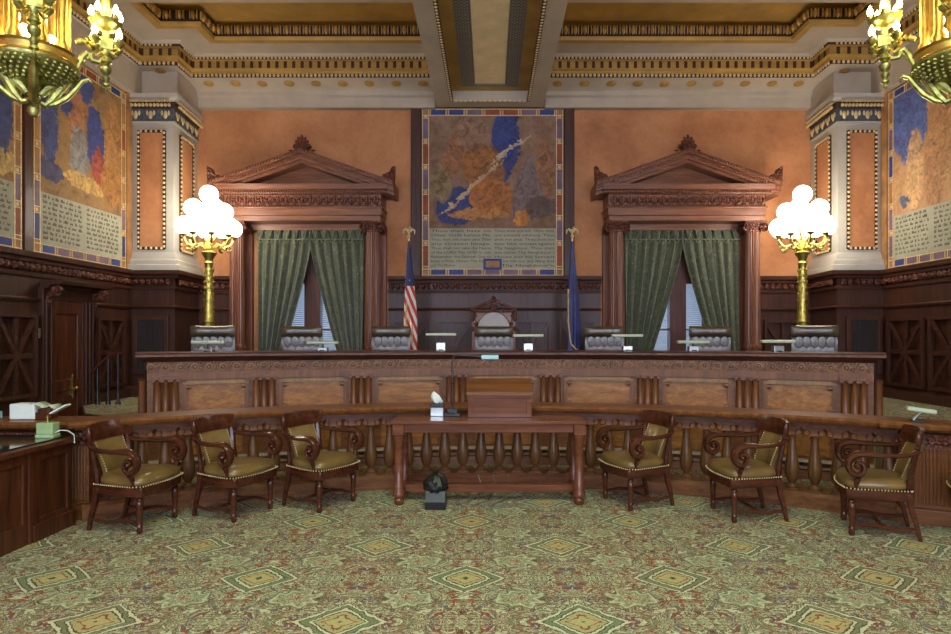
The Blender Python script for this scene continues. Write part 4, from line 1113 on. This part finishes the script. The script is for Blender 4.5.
# ================================================================== judges' chairs
def make_judge(label, loc, rz):
    """faces local -y"""
    t = thing('swivel_chair', label, 'chair', loc, rz, 'brown leather chairs behind the judges bench')
    def pad(name, x0, x1, z0, z1, y, th, par, sag=0, mat='bleather'):
        m = MB(); vs = []; nu, nv = 10, 8
        for sd in (0, 1):
            for j in range(nv+1):
                v = j/nv
                for i in range(nu+1):
                    u = -1+2*i/nu; e = (1-abs(u)**4)*(1-abs(2*v-1)**4)
                    yy = y+(th/2*(.25+.75*e))*(-1 if sd == 0 else 1)+sag*u*u*-1
                    vs.append(((x0+x1)/2+u*(x1-x0)/2*(1-.03*(2*v-1)**4), yy, z0+(z1-z0)*v))
        A = (nu+1)*(nv+1); fs = []
        for sd in (0, 1):
            for j in range(nv):
                for i in range(nu): q = sd*A+j*(nu+1)+i; fs.append((q, q+1, q+nu+2, q+nu+1))
        def e_(i, j): return j*(nu+1)+i
        per = [e_(i, 0) for i in range(nu)]+[e_(nu, j) for j in range(nv)]+[e_(i, nv) for i in range(nu, 0, -1)]+[e_(0, j) for j in range(nv, 0, -1)]
        for a, b_ in zip(per, per[1:]+per[:1]): fs.append((a, b_, b_+A, a+A))
        m.add(vs, fs); return m.build(name, mat, par, 60)
    b_ = pad('backrest', -.285, .285, .50, .96, .22, .12, t, .05)
    w_ = MB()
    for q in range(-2, 3):
        for z in (.60, .74, .88):
            w_.ball((q*.098+(.049*(1 if q < 2 else 0) if z == .74 else 0), .161-.05*(q/2.6)**2, z), .062, (.95, .045, 1.3), 14, 8)
    w_.build('tufting', 'bleather', b_)
    pad('headrest', -.29, .29, .955, 1.11, .20, .17, t, .05)
    pad('seat', -.27, .27, .40, .52, -.05, .5, t)
    for s in (-1, 1):
        MB().tube([(s*.30, .18, .66), (s*.32, .0, .69), (s*.31, -.2, .67), (s*.30, -.24, .6), (s*.27, -.2, .48)], [.03, .035, .035, .03, .02], 8).build('armrest', 'bleather', t)
    MB().lathe([(.03, .07), (.03, .4), (.1, .42)], 10).build('pedestal', 'chairw', t)
    bs = MB()
    for i in range(5):
        a = 2*pi*i/5+.3; bs.tube([(0, 0, .11), (cos(a)*.15, sin(a)*.15, .10), (cos(a)*.30, sin(a)*.30, .06)], [.03, .025, .02], 6); bs.ball((cos(a)*.30, sin(a)*.30, .03), .03)
    bs.build('star_base', 'chairw', t)
    return t
JC = [(-3.81, 'brown leather chair at the bench end near the handrail, before a globe lamp'), (-2.71, 'brown leather chair behind the bench, before the window near the striped flag'), (-1.47, 'brown leather chair behind the bench beside the striped flag'),
      (.06, 'brown leather chair behind the bench in front of the carved throne'), (1.69, 'brown leather chair behind the bench beside the navy flag'), (3.12, 'brown leather chair behind the bench before the curtains, second from the navy flag'), (4.34, 'brown leather chair behind the bench in front of the right globe lamp')]
J0 = None
for x, lb in JC:
    y = CB[1]+sqrt(9.55**2-x*x); rz = -x*.06
    if x == .06: y = 9.35
    if J0 is None: J0 = make_judge(lb, (x, y, PZ), rz)
    else: dup(J0, (x, y, PZ), rz, lb)

# carved throne against the wall
th = thing('throne_chair', 'carved wooden throne with gabled crest and arched leather back', 'chair', (.06, 10.35, PZ))
m = MB(); m.bb(-.36, -.29, -.02, .08, .1, 1.25); m.bb(.29, .36, -.02, .08, .1, 1.25); m.bb(-.3, .3, .03, .08, .45, 1.35)
m.build('back_frame', 'aedz', th, 0, .01)
m = MB(); m.prism([(-.26, .5), (.26, .5), (.26, 1.12)]+[(.26*cos(a), 1.12+.24*sin(a)) for a in [pi*i/14 for i in range(15)]]+[(-.26, 1.12)], -.05, .03, R3(pi/2, 'X'))
m.build('arched_back', 'leather', th, 30, .015)
m = MB()
for s in (-1, 1):
    m.tube([(s*.37, .0, 1.39), (s*.18, .0, 1.47), (0, .0, 1.56)], [.022, .024, .026], 6)
    m.tube([(s*.36, .0, 1.36), (s*.34, 0, 1.28), (s*.28, 0, 1.30), (s*.31, 0, 1.35)], [.03, .03, .022, .014], 8)
    for i in range(4): m.ball((s*(.29+.05*(i % 2)), -.02, 1.0+.08*i), .035, (1, .6, 1.2), 8, 5)
m.tube([(-.34, .02, 1.38), (.34, .02, 1.38)], .02, 6); m.ball((0, -.02, 1.44), .06, (1, .5, 1.1), 10, 6); m.ball((0, 0, 1.58), .035, (1, 1, 1.3), 8, 6)
m.build('gabled_crest', 'carve', th)
m = MB(); m.bb(-.34, .34, -.5, .05, .38, .46); m.build('seat', 'leather', th, 0, .02)
for x in (-.31, .31):
    for y in (-.46, .03): MB().bb(x-.035, x+.035, y-.035, y+.035, 0, .38).build('leg', 'aedz', th, 0, .005)

# reading lamps on the bench
def bench_lamp(x, zt, xoff, base, label):
    y = CB[1]+sqrt(8.42**2-x*x)
    t = thing('reading_lamp', label, 'lamp', (x, y, 1.40), 0, 'bar shaped reading lamps on the bench')
    MB().bb(-.20+xoff, .20+xoff, -.04, .04, zt-.035, zt).build('lamp_bar', 'lampbar', t, 0, .012)
    m = MB(); m.lathe([(.06, 0), (.06, .015), (.02, .02), (.012, .03), (.012, zt-.03)], 12); m.build('stem', 'black', t)
    m = MB(); m.bb(-.06, .06, -.05, .05, 0, base); m.build('base', 'silver', t, 0, .006)
for x, zt, xo, b_, lb in ((-3.38, .13, -.0, .03, 'low reading lamp on the bench end nearest the handrail'), (-2.12, .12, 0, .04, 'low reading lamp on the bench before the window near the striped flag'), (-.64, .225, 0, .10, 'tall reading lamp on the bench between striped flag and throne'),
                          (.50, .21, 0, .09, 'tall reading lamp on the bench between throne and navy flag'), (1.76, .21, -.0, .06, 'reading lamp on the bench between navy flag and the window curtains'), (2.54, .13, -.0, .06, 'low reading lamp on the bench before the window near the navy flag'), (3.44, .14, 0, .07, 'low reading lamp on the bench beside the right globe lamp')):
    bench_lamp(x, zt, xo, b_, lb)
# ================================================================== table and what stands on it
TZ = .795
tb = thing('table', 'reddish wooden library table with turned columns in front of the balustrade', 'table', (0, 6.17, 0))
m = MB(); m.bb(-.93, .91, -.25, .25, TZ-.035, TZ); m.build('table_top', 'tablew', tb, 0, .008)
m = MB(); m.bb(-.86, .84, -.20, .20, TZ-.115, TZ-.035); m.build('apron', 'tablew', tb, 0, .005)
for x in (-.86, .84): MB().bb(x-.055, x+.055, -.245, .245, TZ-.135, TZ-.036).build('corner_block', 'tablew', tb, 0, .008)
for x in (-.86, .84):
    for y in (-.19, .19):
        MB().lathe([(.0, 0), (.03, 0), (.045, .02), (.05, .05), (.035, .07), (.055, .085), (.055, .13), (.043, .145), (.043, .60), (.05, .615), (.055, .64), (.055, .66)], 16, (x, y, 0)).build('leg', 'tablew', tb)
m = MB(); m.bb(-.85, .83, -.055, .055, .085, .155)
for x in (-.86, .84): m.bb(x-.04, x+.04, -.16, .16, .085, .155)
m.build('stretcher', 'tablew', tb, 0, .006)

le = thing('lectern', 'small reddish wooden table lectern with sloping top', 'lectern', (.095, 6.30, TZ+.002))
m = MB(); m.add([(-.31, -.11, 0), (.31, -.11, 0), (.31, .12, 0), (-.31, .12, 0), (-.31, -.11, .228), (.31, -.11, .228), (.31, .12, .32), (-.31, .12, .32)], [(0, 3, 2, 1), (4, 5, 6, 7), (0, 1, 5, 4), (1, 2, 6, 5), (2, 3, 7, 6), (3, 0, 4, 7)])
m.build('body', 'tablew', le, 0, .004)
m = MB()
for x in (-.285, .285): m.bb(x-.025, x+.025, -.122, -.11, 0, .225)
for z in (.02, .205): m.bb(-.31, .31, -.122, -.11, z-.02, z+.02)
m.build('panel_frame', 'tablew', le, 0, .003)
m = MB(); m.add([(-.325, -.13, .222), (.325, -.13, .222), (.325, .18, .345), (-.325, .18, .345), (-.325, -.13, .24), (.325, -.13, .24), (.325, .18, .362), (-.325, .18, .362)], [(0, 3, 2, 1), (4, 5, 6, 7), (0, 1, 5, 4), (1, 2, 6, 5), (2, 3, 7, 6), (3, 0, 4, 7)])
m.bb(-.325, .325, -.142, -.125, .215, .25)
m.build('sloping_top', 'bench', le, 0, .003)

ti = thing('tissue_box', 'tissue box in a dark and silver holder on the wooden table', 'tissue box', (-.525, 6.33, TZ))
MB().bb(-.065, .065, -.06, .06, .0, .105).build('box', 'silver', ti, 0, .006)
MB().bb(-.067, .067, -.062, .062, .085, .125).build('dark_rim', 'black', ti, 0, .004)
m = MB(); n = 9; vs = []
for j in range(6):
    r_ = [.022, .045, .05, .038, .028, .006][j]; z = .12+.02*j
    for i in range(n): a = 2*pi*i/n; k = r_*(1+.35*(-1)**i*(j % 2+.4)*.7); vs.append((cos(a)*k-.01*j+.01, sin(a)*k*.6, z+.012*(i % 3)))
m.add(vs, [(j*n+i, j*n+(i+1) % n, (j+1)*n+(i+1) % n, (j+1)*n+i) for j in range(5) for i in range(n)]+[tuple(range(5*n, 6*n))])
m.build('tissue', 'white', ti, 50)

dl = thing('desk_lamp', 'tall thin black desk lamp with pale blue head on the table', 'lamp', (-.375, 6.32, TZ))
m = MB(); m.bb(-.08, .08, -.07, .07, 0, .03); m.bb(-.05, .05, -.04, .04, .03, .075); m.build('base', 'blackp', dl, 0, .005)
m = MB(); m.tube([(0, 0, .07), (0, 0, .55)], .009, 8); m.tube([(0, 0, .55), (.01, 0, .59), (.05, 0, .605), (.31, 0, .59)], [.008, .008, .009, .012], 8); m.ball((0, 0, .33), .016); m.build('arm', 'black', dl)
m = MB(); m.bb(.29, .46, -.05, .05, .565, .605); m.build('lamp_head', 'cyan', dl, 0, .006)

wb = thing('waste_bin', 'small black waste bin with crumpled black liner on the carpet', 'bin', (-.50, 5.88, 0))
m = MB(); m.bb(-.095, .095, -.09, .09, 0, .07); m.build('bin_base', 'black', wb, 0, .004)
m = MB(); m.box(0, 0, .12, .18, .17, .10); m.build('bin_body', plain('grey_film', (86, 90, 88), .4), wb, 0, .004)
m = MB(); rnd = random.Random(4); N_ = 18; vs = []
for j in range(9):
    for i in range(N_):
        a = 2*pi*i/N_; r_ = [.088, .108, .116, .112, .104, .098, .085, .06, .02][j]*(1+rnd.uniform(-.10, .12)); vs.append((cos(a)*r_, sin(a)*r_, .155+.021*j+rnd.uniform(-.008, .01)))
m.add(vs, [(j*N_+i, j*N_+(i+1) % N_, (j+1)*N_+(i+1) % N_, (j+1)*N_+i) for j in range(8) for i in range(N_)]+[tuple(range(8*N_, 9*N_))])
m.build('crumpled_liner', 'blackp', wb, 15)
cb = MB(); rnd = random.Random(2)
for k in range(3):
    x = -.12+.15*k; cb.tube([(x, 6.38, .80 if False else .2), (x+.03, 6.32, .12), (x-.05, 6.1, .012), (x-.2, 5.95-.03*k, .006), (x-.1+.12*k, 5.90+.03*k, .006)], .004, 5)
tag(cb.build('power_cable', 'silver', None), 'thin pale cables trailing under the table', 'cable')

# ================================================================== near left desk with glass top and its things
dk = thing('panelled_desk', 'dark panelled desk with a dark glass top, holding a green stand', 'desk', (-3.52, 5.33, 0))
# local: x negative is away from the court, y negative towards the viewer
m = MB(); m.bb(-.9, -.02, -2.6, .02, 0, .70); m.build('carcass', 'wood', dk, 0)
m = MB()
for a, b_ in ((-.42, -.0), (-1.35, -.5), (-2.3, -1.42)):
    m.bb(-.02, .0, a, a+.05, .0, .70); m.bb(-.02, .0, b_-.05, b_, 0, .70); m.bb(-.02, .0, a, b_, .62, .70); m.bb(-.02, .0, a, b_, .0, .17)
m.bb(-.02, .02, -.46, .03, 0, .13); m.bb(-.02, .01, -.50, -.42, 0, .7)
m.build('panel_frame', 'wood', dk, 0, .006)
m = MB(); m.bb(-.95, .04, -2.65, .05, .70, .745); m.build('desk_top', 'wood', dk, 0, .01)
m = MB(); m.bb(-.92, -.03, -2.6, .02, .746, .756); m.build('glass_sheet', 'glassgreen', dk, 0)

ml = thing('microphone_stand', 'pale green block base with tilted white plate on the glass topped desk', 'stand', (-3.64, 5.22, .756))
m = MB(); m.bb(-.075, .075, -.05, .05, 0, .03); m.bb(-.068, .068, -.045, .045, .03, .125); m.build('block_base', plain('pale_green_enamel_block', (150, 176, 128), .35), ml, 0, .008)
m = MB(); m.lathe([(.012, .12), (.012, .16), (.02, .165), (.02, .175), (.008, .18), (.008, .21)], 10); m.build('stem', 'brass', ml)
m = MB(); m.box(.10, 0, .235, .15, .07, .012, R3(-.5, 'Y')); m.build('tilted_plate', 'white', ml, 0, .003)
m = MB(); m.box(-.02, 0, .215, .09, .06, .05); m.build('bracket', 'wood', ml, 0, .006)
# on the rail wing
mz = .86
bx = thing('document_tray', 'white paper box with a curled green sheet over a dark tray on the rail', 'tray', (-4.19, 5.62, mz))
m = MB(); m.bb(-.02, .20, -.07, .07, 0, .135); m.build('paper_box', 'white', bx, 0, .01)
m = MB(); m.bb(.20, .32, -.06, .06, 0, .06); m.build('dark_tray', 'wood', bx, 0, .005)
bk = MB(); vs = []
CU = [(.16, .142), (.20, .142), (.235, .125), (.27, .108), (.30, .112), (.325, .128), (.345, .12), (.355, .095), (.345, .07)]
for q in CU: vs += [(q[0], -.07, q[1]), (q[0], .07, q[1])]
bk.add(vs, [(2*i, 2*i+1, 2*i+3, 2*i+2) for i in range(len(CU)-1)])
bo = bk.build('curled_sheet', 'lampbar', bx, 60); bo.modifiers.new('t', 'SOLIDIFY').thickness = .008
pb = MB().bb(-.16, .16, -.07, .07, 0, .06).build('paper_stack', 'cyan', None, 0, .004, (-4.52, 5.6, mz)); tag(pb, 'low pale blue paper stack left of the white box', 'papers')
cdm = MB().tube([(-3.585, 5.20, .79), (-3.54, 5.22, .815), (-3.50, 5.25, .81), (-3.465, 5.28, .77), (-3.46, 5.28, .70)], .004, 6).build('desk_cable', 'white', None); tag(cdm, 'thin white cable looping over the corner of the glass topped desk', 'cable')
# right rail device
rl = thing('rail_reading_lamp', 'small white headed lamp on the right rail wing', 'lamp', (3.66, 5.42, mz), -.3)
m = MB(); m.bb(-.05, .05, -.04, .04, 0, .015); m.build('base', 'black', rl, 0, .004)
m = MB(); m.tube([(-.04, -.0, .012), (.02, 0, .09)], .012, 8); m.build('stem', 'silver', rl)
m = MB(); m.box(.02, 0, .10, .22, .07, .035, R3(.12, 'Y')); m.build('lamp_head', 'lampbar', rl, 0, .008)

# ================================================================== flags
def flag(x, y, label, us):
    t = thing('flag_stand', label, 'flag', (x, y, PZ))
    MB().lathe([(.16, 0), (.16, .03), (.05, .08), (.03, .12)], 16).build('base', 'gold', t)
    MB().tube([(0, 0, .08), (0, 0, 2.5)], .015, 8).build('pole', 'gold', t)
    e = MB(); e.ball((0, 0, 2.53), .03); e.ball((0, 0, 2.60), .028, (.8, .8, 1.8)); e.ball((.02, -.02, 2.66), .018)
    for s in (-1, 1): e.tube([(s*.01, 0, 2.6), (s*.05, 0, 2.64), (s*.085, 0, 2.62), (s*.09, 0, 2.56)], [.02, .022, .016, .005], 6)
    e.build('eagle_finial', 'cream', t)
    # draped cloth: a folded column, narrow at the top
    N_, K = 30, 44; vs = []
    for j in range(K+1):
        v = j/K; z = 2.45-v*(1.72 if us else 1.76); r_ = .013+.054*min(1, v*1.5)**.8+.010*v
        for i in range(N_):
            a = 2*pi*i/N_; f = 1+.32*sin(5*a+v*2.2)*min(1, v*3)
            vs.append((cos(a)*r_*f*1.15+.02*v, sin(a)*r_*f*.7-.01, z-(.05*cos(a) if j == K else 0)))
    def band(j0, j1):
        m = MB(); m.add(vs[j0*N_:(j1+1)*N_], [(j*N_+i, j*N_+(i+1) % N_, (j+1)*N_+(i+1) % N_, (j+1)*N_+i) for j in range(j1-j0) for i in range(N_)]); return m
    if us:
        band(0, 18).build('star_field', 'canton', t, 70); band(18, K).build('stripes', 'stripes', t, 70)
    else: band(0, K).build('banner', 'navy', t, 70)
    m = MB(); off = -.105
    m.tube([(-.03, -.055, 1.5), (-.045, -.065, 1.1), (-.02, -.065, .82)] if us else [(-.065, -.04, 1.7), (-.07, -.05, 1.2), (-.03, -.07, .84), (.07, -.07, .74)], .013, 6)
    m.tube([(.04, -.065, 1.2), (.06, -.065, .9), (.05, -.065, .66)] if us else [(.07, -.065, .76), (.09, -.04, .72)], .012, 6)
    m.build('gold_fringe', 'gold', t)
flag(-1.27, 9.95, 'draped red white and blue striped flag on a pole with eagle finial', True)
flag(1.29, 9.95, 'draped navy blue flag on a pole with eagle finial', False)

# ================================================================== globe candelabra
def make_candelabrum(label, loc):
    t = thing('floor_candelabrum', label, 'lamp', loc, 0, 'tall brass lamps with clustered glowing globes')
    # local z from platform floor
    p = [(q0*(.8 if q1 > .8 else .9), q1) for q0, q1 in [(.17, .30), (.18, .34), (.15, .40), (.16, .46), (.12, .52), (.12, .60), (.15, .63), (.15, .70), (.115, .74), (.13, .80), (.105, .84), (.10, .95), (.10, 1.15), (.115, 1.18), (.10, 1.21), (.085, 1.6), (.078, 1.95), (.072, 2.05), (.09, 2.08), (.07, 2.11), (.085, 2.16), (.13, 2.21), (.14, 2.24), (.06, 2.27), (.05, 2.40)]]
    st_ = MB().lathe(p, 20, (0, 0, 0)).build('column', 'lbrass', t)
    o = MB(); rnd = random.Random(3)
    for k in range(8):
        a = 2*pi*k/8
        for z in [1.25+.09*i for i in range(9)]:
            o.ball((cos(a+z*1.5)*.066, sin(a+z*1.5)*.066, z), .014, (1, 1, 1.7), 6, 4)
        o.ball((cos(a)*.085, sin(a)*.085, 1.05), .022, (1, 1, 2.2), 6, 4); o.ball((cos(a)*.14, sin(a)*.14, .66), .028, (1, 1, 1.2), 6, 4)
    o.build('leaf_relief', 'lbrass', st_)
    b = MB(); b.lathe([(.26, 0), (.26, .05), (.20, .08), (.22, .14), (.19, .26), (.21, .30), (.17, .32)], 8)
    for k in range(4):
        a = 2*pi*k/4+pi/4; b.tube([(cos(a)*.16, sin(a)*.16, .72), (cos(a)*.22, sin(a)*.22, .60), (cos(a)*.20, sin(a)*.20, .42), (cos(a)*.27, sin(a)*.27, .30), (cos(a)*.25, sin(a)*.25, .2)], [.03, .045, .035, .05, .04], 8)
    b.build('base', 'lbrass', t)
    spots = [(0, 0, 3.13)]+[(.23*cos(a), .23*sin(a), 2.89) for a in [pi/4+pi/2*k for k in range(4)]]+[(.345*cos(a), .345*sin(a), 2.63) for a in [pi/6+pi/4*k for k in range(8)]]
    for i, (x, y, z) in enumerate(spots):
        a = atan2(y, x); r_ = sqrt(x*x+y*y)
        if r_ > .3: pts = [(cos(a)*q, sin(a)*q, w_) for q, w_ in ((.05, 2.30), (.14, 2.36), (.24, 2.33), (.31, 2.36), (.345, 2.43), (.345, 2.49))]
        elif r_ > .1: pts = [(cos(a)*q, sin(a)*q, w_) for q, w_ in ((.03, 2.40), (.10, 2.50), (.18, 2.56), (.23, 2.66), (.23, 2.75))]
        else: pts = [(0, 0, 2.38), (0, 0, 2.7), (0, 0, 2.99)]
        m = MB().tube(pts, .017, 6); e = pts[-1]
        m.lathe([(.015, -.03), (.045, -.01), (.06, .015), (.04, .02)], 10, e)
        if r_ > .3: m.tube([(cos(a)*q, sin(a)*q, w_) for q, w_ in ((.22, 2.33), (.26, 2.28), (.31, 2.28), (.33, 2.33), (.29, 2.35))], [.02, .018, .016, .012, .01], 6)
        ar = m.build('arm', 'lbrass', t)
        MB().ball((x, y, z), .138, (1, 1, 1), 20, 12).build('globe', 'globe', ar, 80)
    return t
make_candelabrum('brass floor lamp of glowing globes on the striped flag side, near the door', (-4.30, 9.7, PZ))
C1 = [o for o in SC.objects if o.name.startswith('floor_candelabrum')][0]
dup(C1, (4.78, 9.7, PZ), .12, 'brass floor lamp of glowing globes on the navy flag side')

# ================================================================== chandeliers
def make_chandelier(label, loc, rz):
    t = thing('chandelier', label, 'chandelier', loc, rz, 'gilt bronze chandeliers')
    g = 'gbrass'
    # local z=0 is the tip of the finial
    MB().lathe([(0, 0), (.03, .01), (.05, .05), (.045, .08), (.02, .10), (.03, .115), (.06, .13), (.06, .15), (.03, .17), (.05, .19), (.05, .24), (.03, .28), (.05, .31)], 16).build('finial', g, t)
    b = MB(); b.lathe([(.05, .28), (.12, .29), (.22, .325), (.29, .37), (.33, .42), (.345, .44), (.345, .455), (.30, .46)], 28); b = b.build('bowl', g, t)
    w = MB(); rnd = random.Random(5)
    for j in range(6):
        zz = [.30, .316, .335, .36, .385, .41][j]; rr = [.165, .21, .245, .28, .305, .325][j]
        for i in range(22+j*3):
            a = 2*pi*(i+.5*(j % 2))/(22+j*3); w.ball((cos(a)*rr, sin(a)*rr, zz), .017, (1, 1, 1), 5, 4)
    w.build('pierced_scrollwork', 'gbrass', b)
    MB().lathe([(.28, .45), (.325, .455), (.335, .47), (.318, .49), (.318, .54), (.335, .56), (.30, .575), (.0, .575)], 28).build('gallery', 'goldm', t)
    for k in range(8):
        a = 2*pi*k/8+.2; MB().lathe([(.06, .575), (.06, .62), (.038, .66), (.035, 1.75), (.05, 1.8)], 10, (cos(a)*.245, sin(a)*.245, 0)).build('column', 'goldm', t)
    MB().lathe([(.28, 1.80), (.31, 1.82), (.31, 1.90), (.15, 1.98), (.04, 2.1)], 24).build('canopy', g, t)
    MB().tube([(0, 0, .7), (0, 0, ZC-loc[2])], .03, 8).build('stem', 'goldm', t)
    for k in range(3):
        a = 2*pi*k/3; bb_ = MB().ball((cos(a)*.13, sin(a)*.13, .68), .045, (1, 1, 1.5), 8, 6); bb_.build('bulb', 'bulb', t)
    for k in range(4):
        a = pi/2*k; c, s = cos(a), sin(a)
        def P(r_, z, o=0): r_ *= .93; return (c*r_-s*o, s*r_+c*o, z+.10*min(1, max(0, (r_-.12)/.25)))
        m = MB()
        m.tube([P(.04, .14), P(.09, .12), P(.14, .17), P(.20, .25), P(.28, .33), P(.34, .43), P(.385, .52), P(.42, .56), P(.455, .545), P(.46, .51)], [.025, .03, .035, .036, .034, .03, .027, .026, .022, .014], 8)
        m.tube([P(.05, .20), P(.10, .26), P(.17, .29), P(.20, .25), P(.17, .21), P(.14, .235)], [.03, .04, .035, .028, .02, .015], 8)
        m.tube([P(.10, .12), P(.17, .13), P(.26, .17), P(.33, .24), P(.38, .30), P(.43, .32), P(.455, .30), P(.45, .27)], [.02, .025, .026, .024, .02, .018, .014, .01], 8)
        for q in range(9): m.ball(P(.15+.035*q, .235+.035*q+.0), .018, (1, 1, 1), 6, 4)
        # horizontal turned bar to the candle cluster
        m.tube([P(.33, .66), P(.37, .66), P(.385, .66), P(.41, .66), P(.43, .66), P(.46, .66), P(.48, .66), P(.56, .66)], [.02, .035, .02, .035, .018, .034, .016, .016], 10)
        m.tube([P(.43, .55), P(.47, .50), P(.52, .50), P(.56, .53)], [.014, .02, .02, .014], 6)
        arm = m.build('arm', g, t)
        cl = MB(); R0 = .54; x0, y0 = c*R0, s*R0; HZ = .11
        cl.lathe([(0, .22), (.015, .23), (.022, .25), (.012, .27), (.034, .285), (.034, .30), (.014, .315), (.030, .34), (.038, .36), (.016, .38), (.045, .41), (.05, .45), (.024, .48), (.05, .50), (.045, .53), (.02, .56), (.045, .60), (.05, .66), (.03, .70), (.022, .74), (.03, .78), (.07, .80), (.12, .83), (.14, .87), (.11, .87), (.03, .86), (.03, .92), (.045, .94), (.045, 1.25), (.06, 1.28), (.02, 1.3)], 12, (x0, y0, HZ))
        cl.box(x0, y0, .66+HZ, .10, .10, .10, R3(a))
        bl = []
        for q in range(4):
            b2 = a+pi/4+pi/2*q; e = (x0+cos(b2)*.135, y0+sin(b2)*.135, .665+HZ)
            cl.tube([(x0+cos(b2)*.04, y0+sin(b2)*.04, .60+HZ), (x0+cos(b2)*.09, y0+sin(b2)*.09, .57+HZ), (e[0], e[1], .60+HZ), (e[0], e[1], .665+HZ)], .012, 6); cl.lathe([(.012, -.05), (.04, -.02), (.05, .0), (.028, .005), (.018, .04)], 10, e); bl.append((e[0], e[1], e[2]+.075))
        for q in range(5):
            b2 = a+.3+2*pi/5*q; e = (x0+cos(b2)*.12, y0+sin(b2)*.12, .885+HZ); cl.lathe([(.012, -.03), (.03, 0), (.022, .005), (.018, .03)], 8, e); bl.append((e[0], e[1], e[2]+.065))
        cl.build('candle_cluster', g, arm)
        for q in bl:
            MB().lathe([(.008, -.045), (.022, -.02), (.026, .0), (.018, .03), (.004, .06)], 8, q).build('bulb', 'bulb', arm, 80)
    return t
M['goldm'] = plain('bright_gilt', (212, 182, 104), .4, 1, .15, 8, .2)
make_chandelier('gilt bronze chandelier hanging over the glass topped desk side', (-3.96, 5.5, 3.49), radians(36))
CH = [o for o in SC.objects if o.name.startswith('chandelier')][0]
dup(CH, (4.06, 5.5, 3.52), radians(54), 'gilt bronze chandelier hanging at the upper right')

# ================================================================== light
def area(name, loc, rot, size, sy, col, power):
    l = bpy.data.lights.new(name, 'AREA'); l.shape = 'RECTANGLE'; l.size = size; l.size_y = sy; l.color = col; l.energy = power
    o = bpy.data.objects.new(name, l); COL.objects.link(o); o.location = loc; o.rotation_euler = rot
    return o
wd = bpy.data.worlds.new('daylight'); SC.world = wd; wd.use_nodes = True
wd.node_tree.nodes['Background'].inputs[0].default_value = (.55, .72, 1.0, 1); wd.node_tree.nodes['Background'].inputs[1].default_value = .45
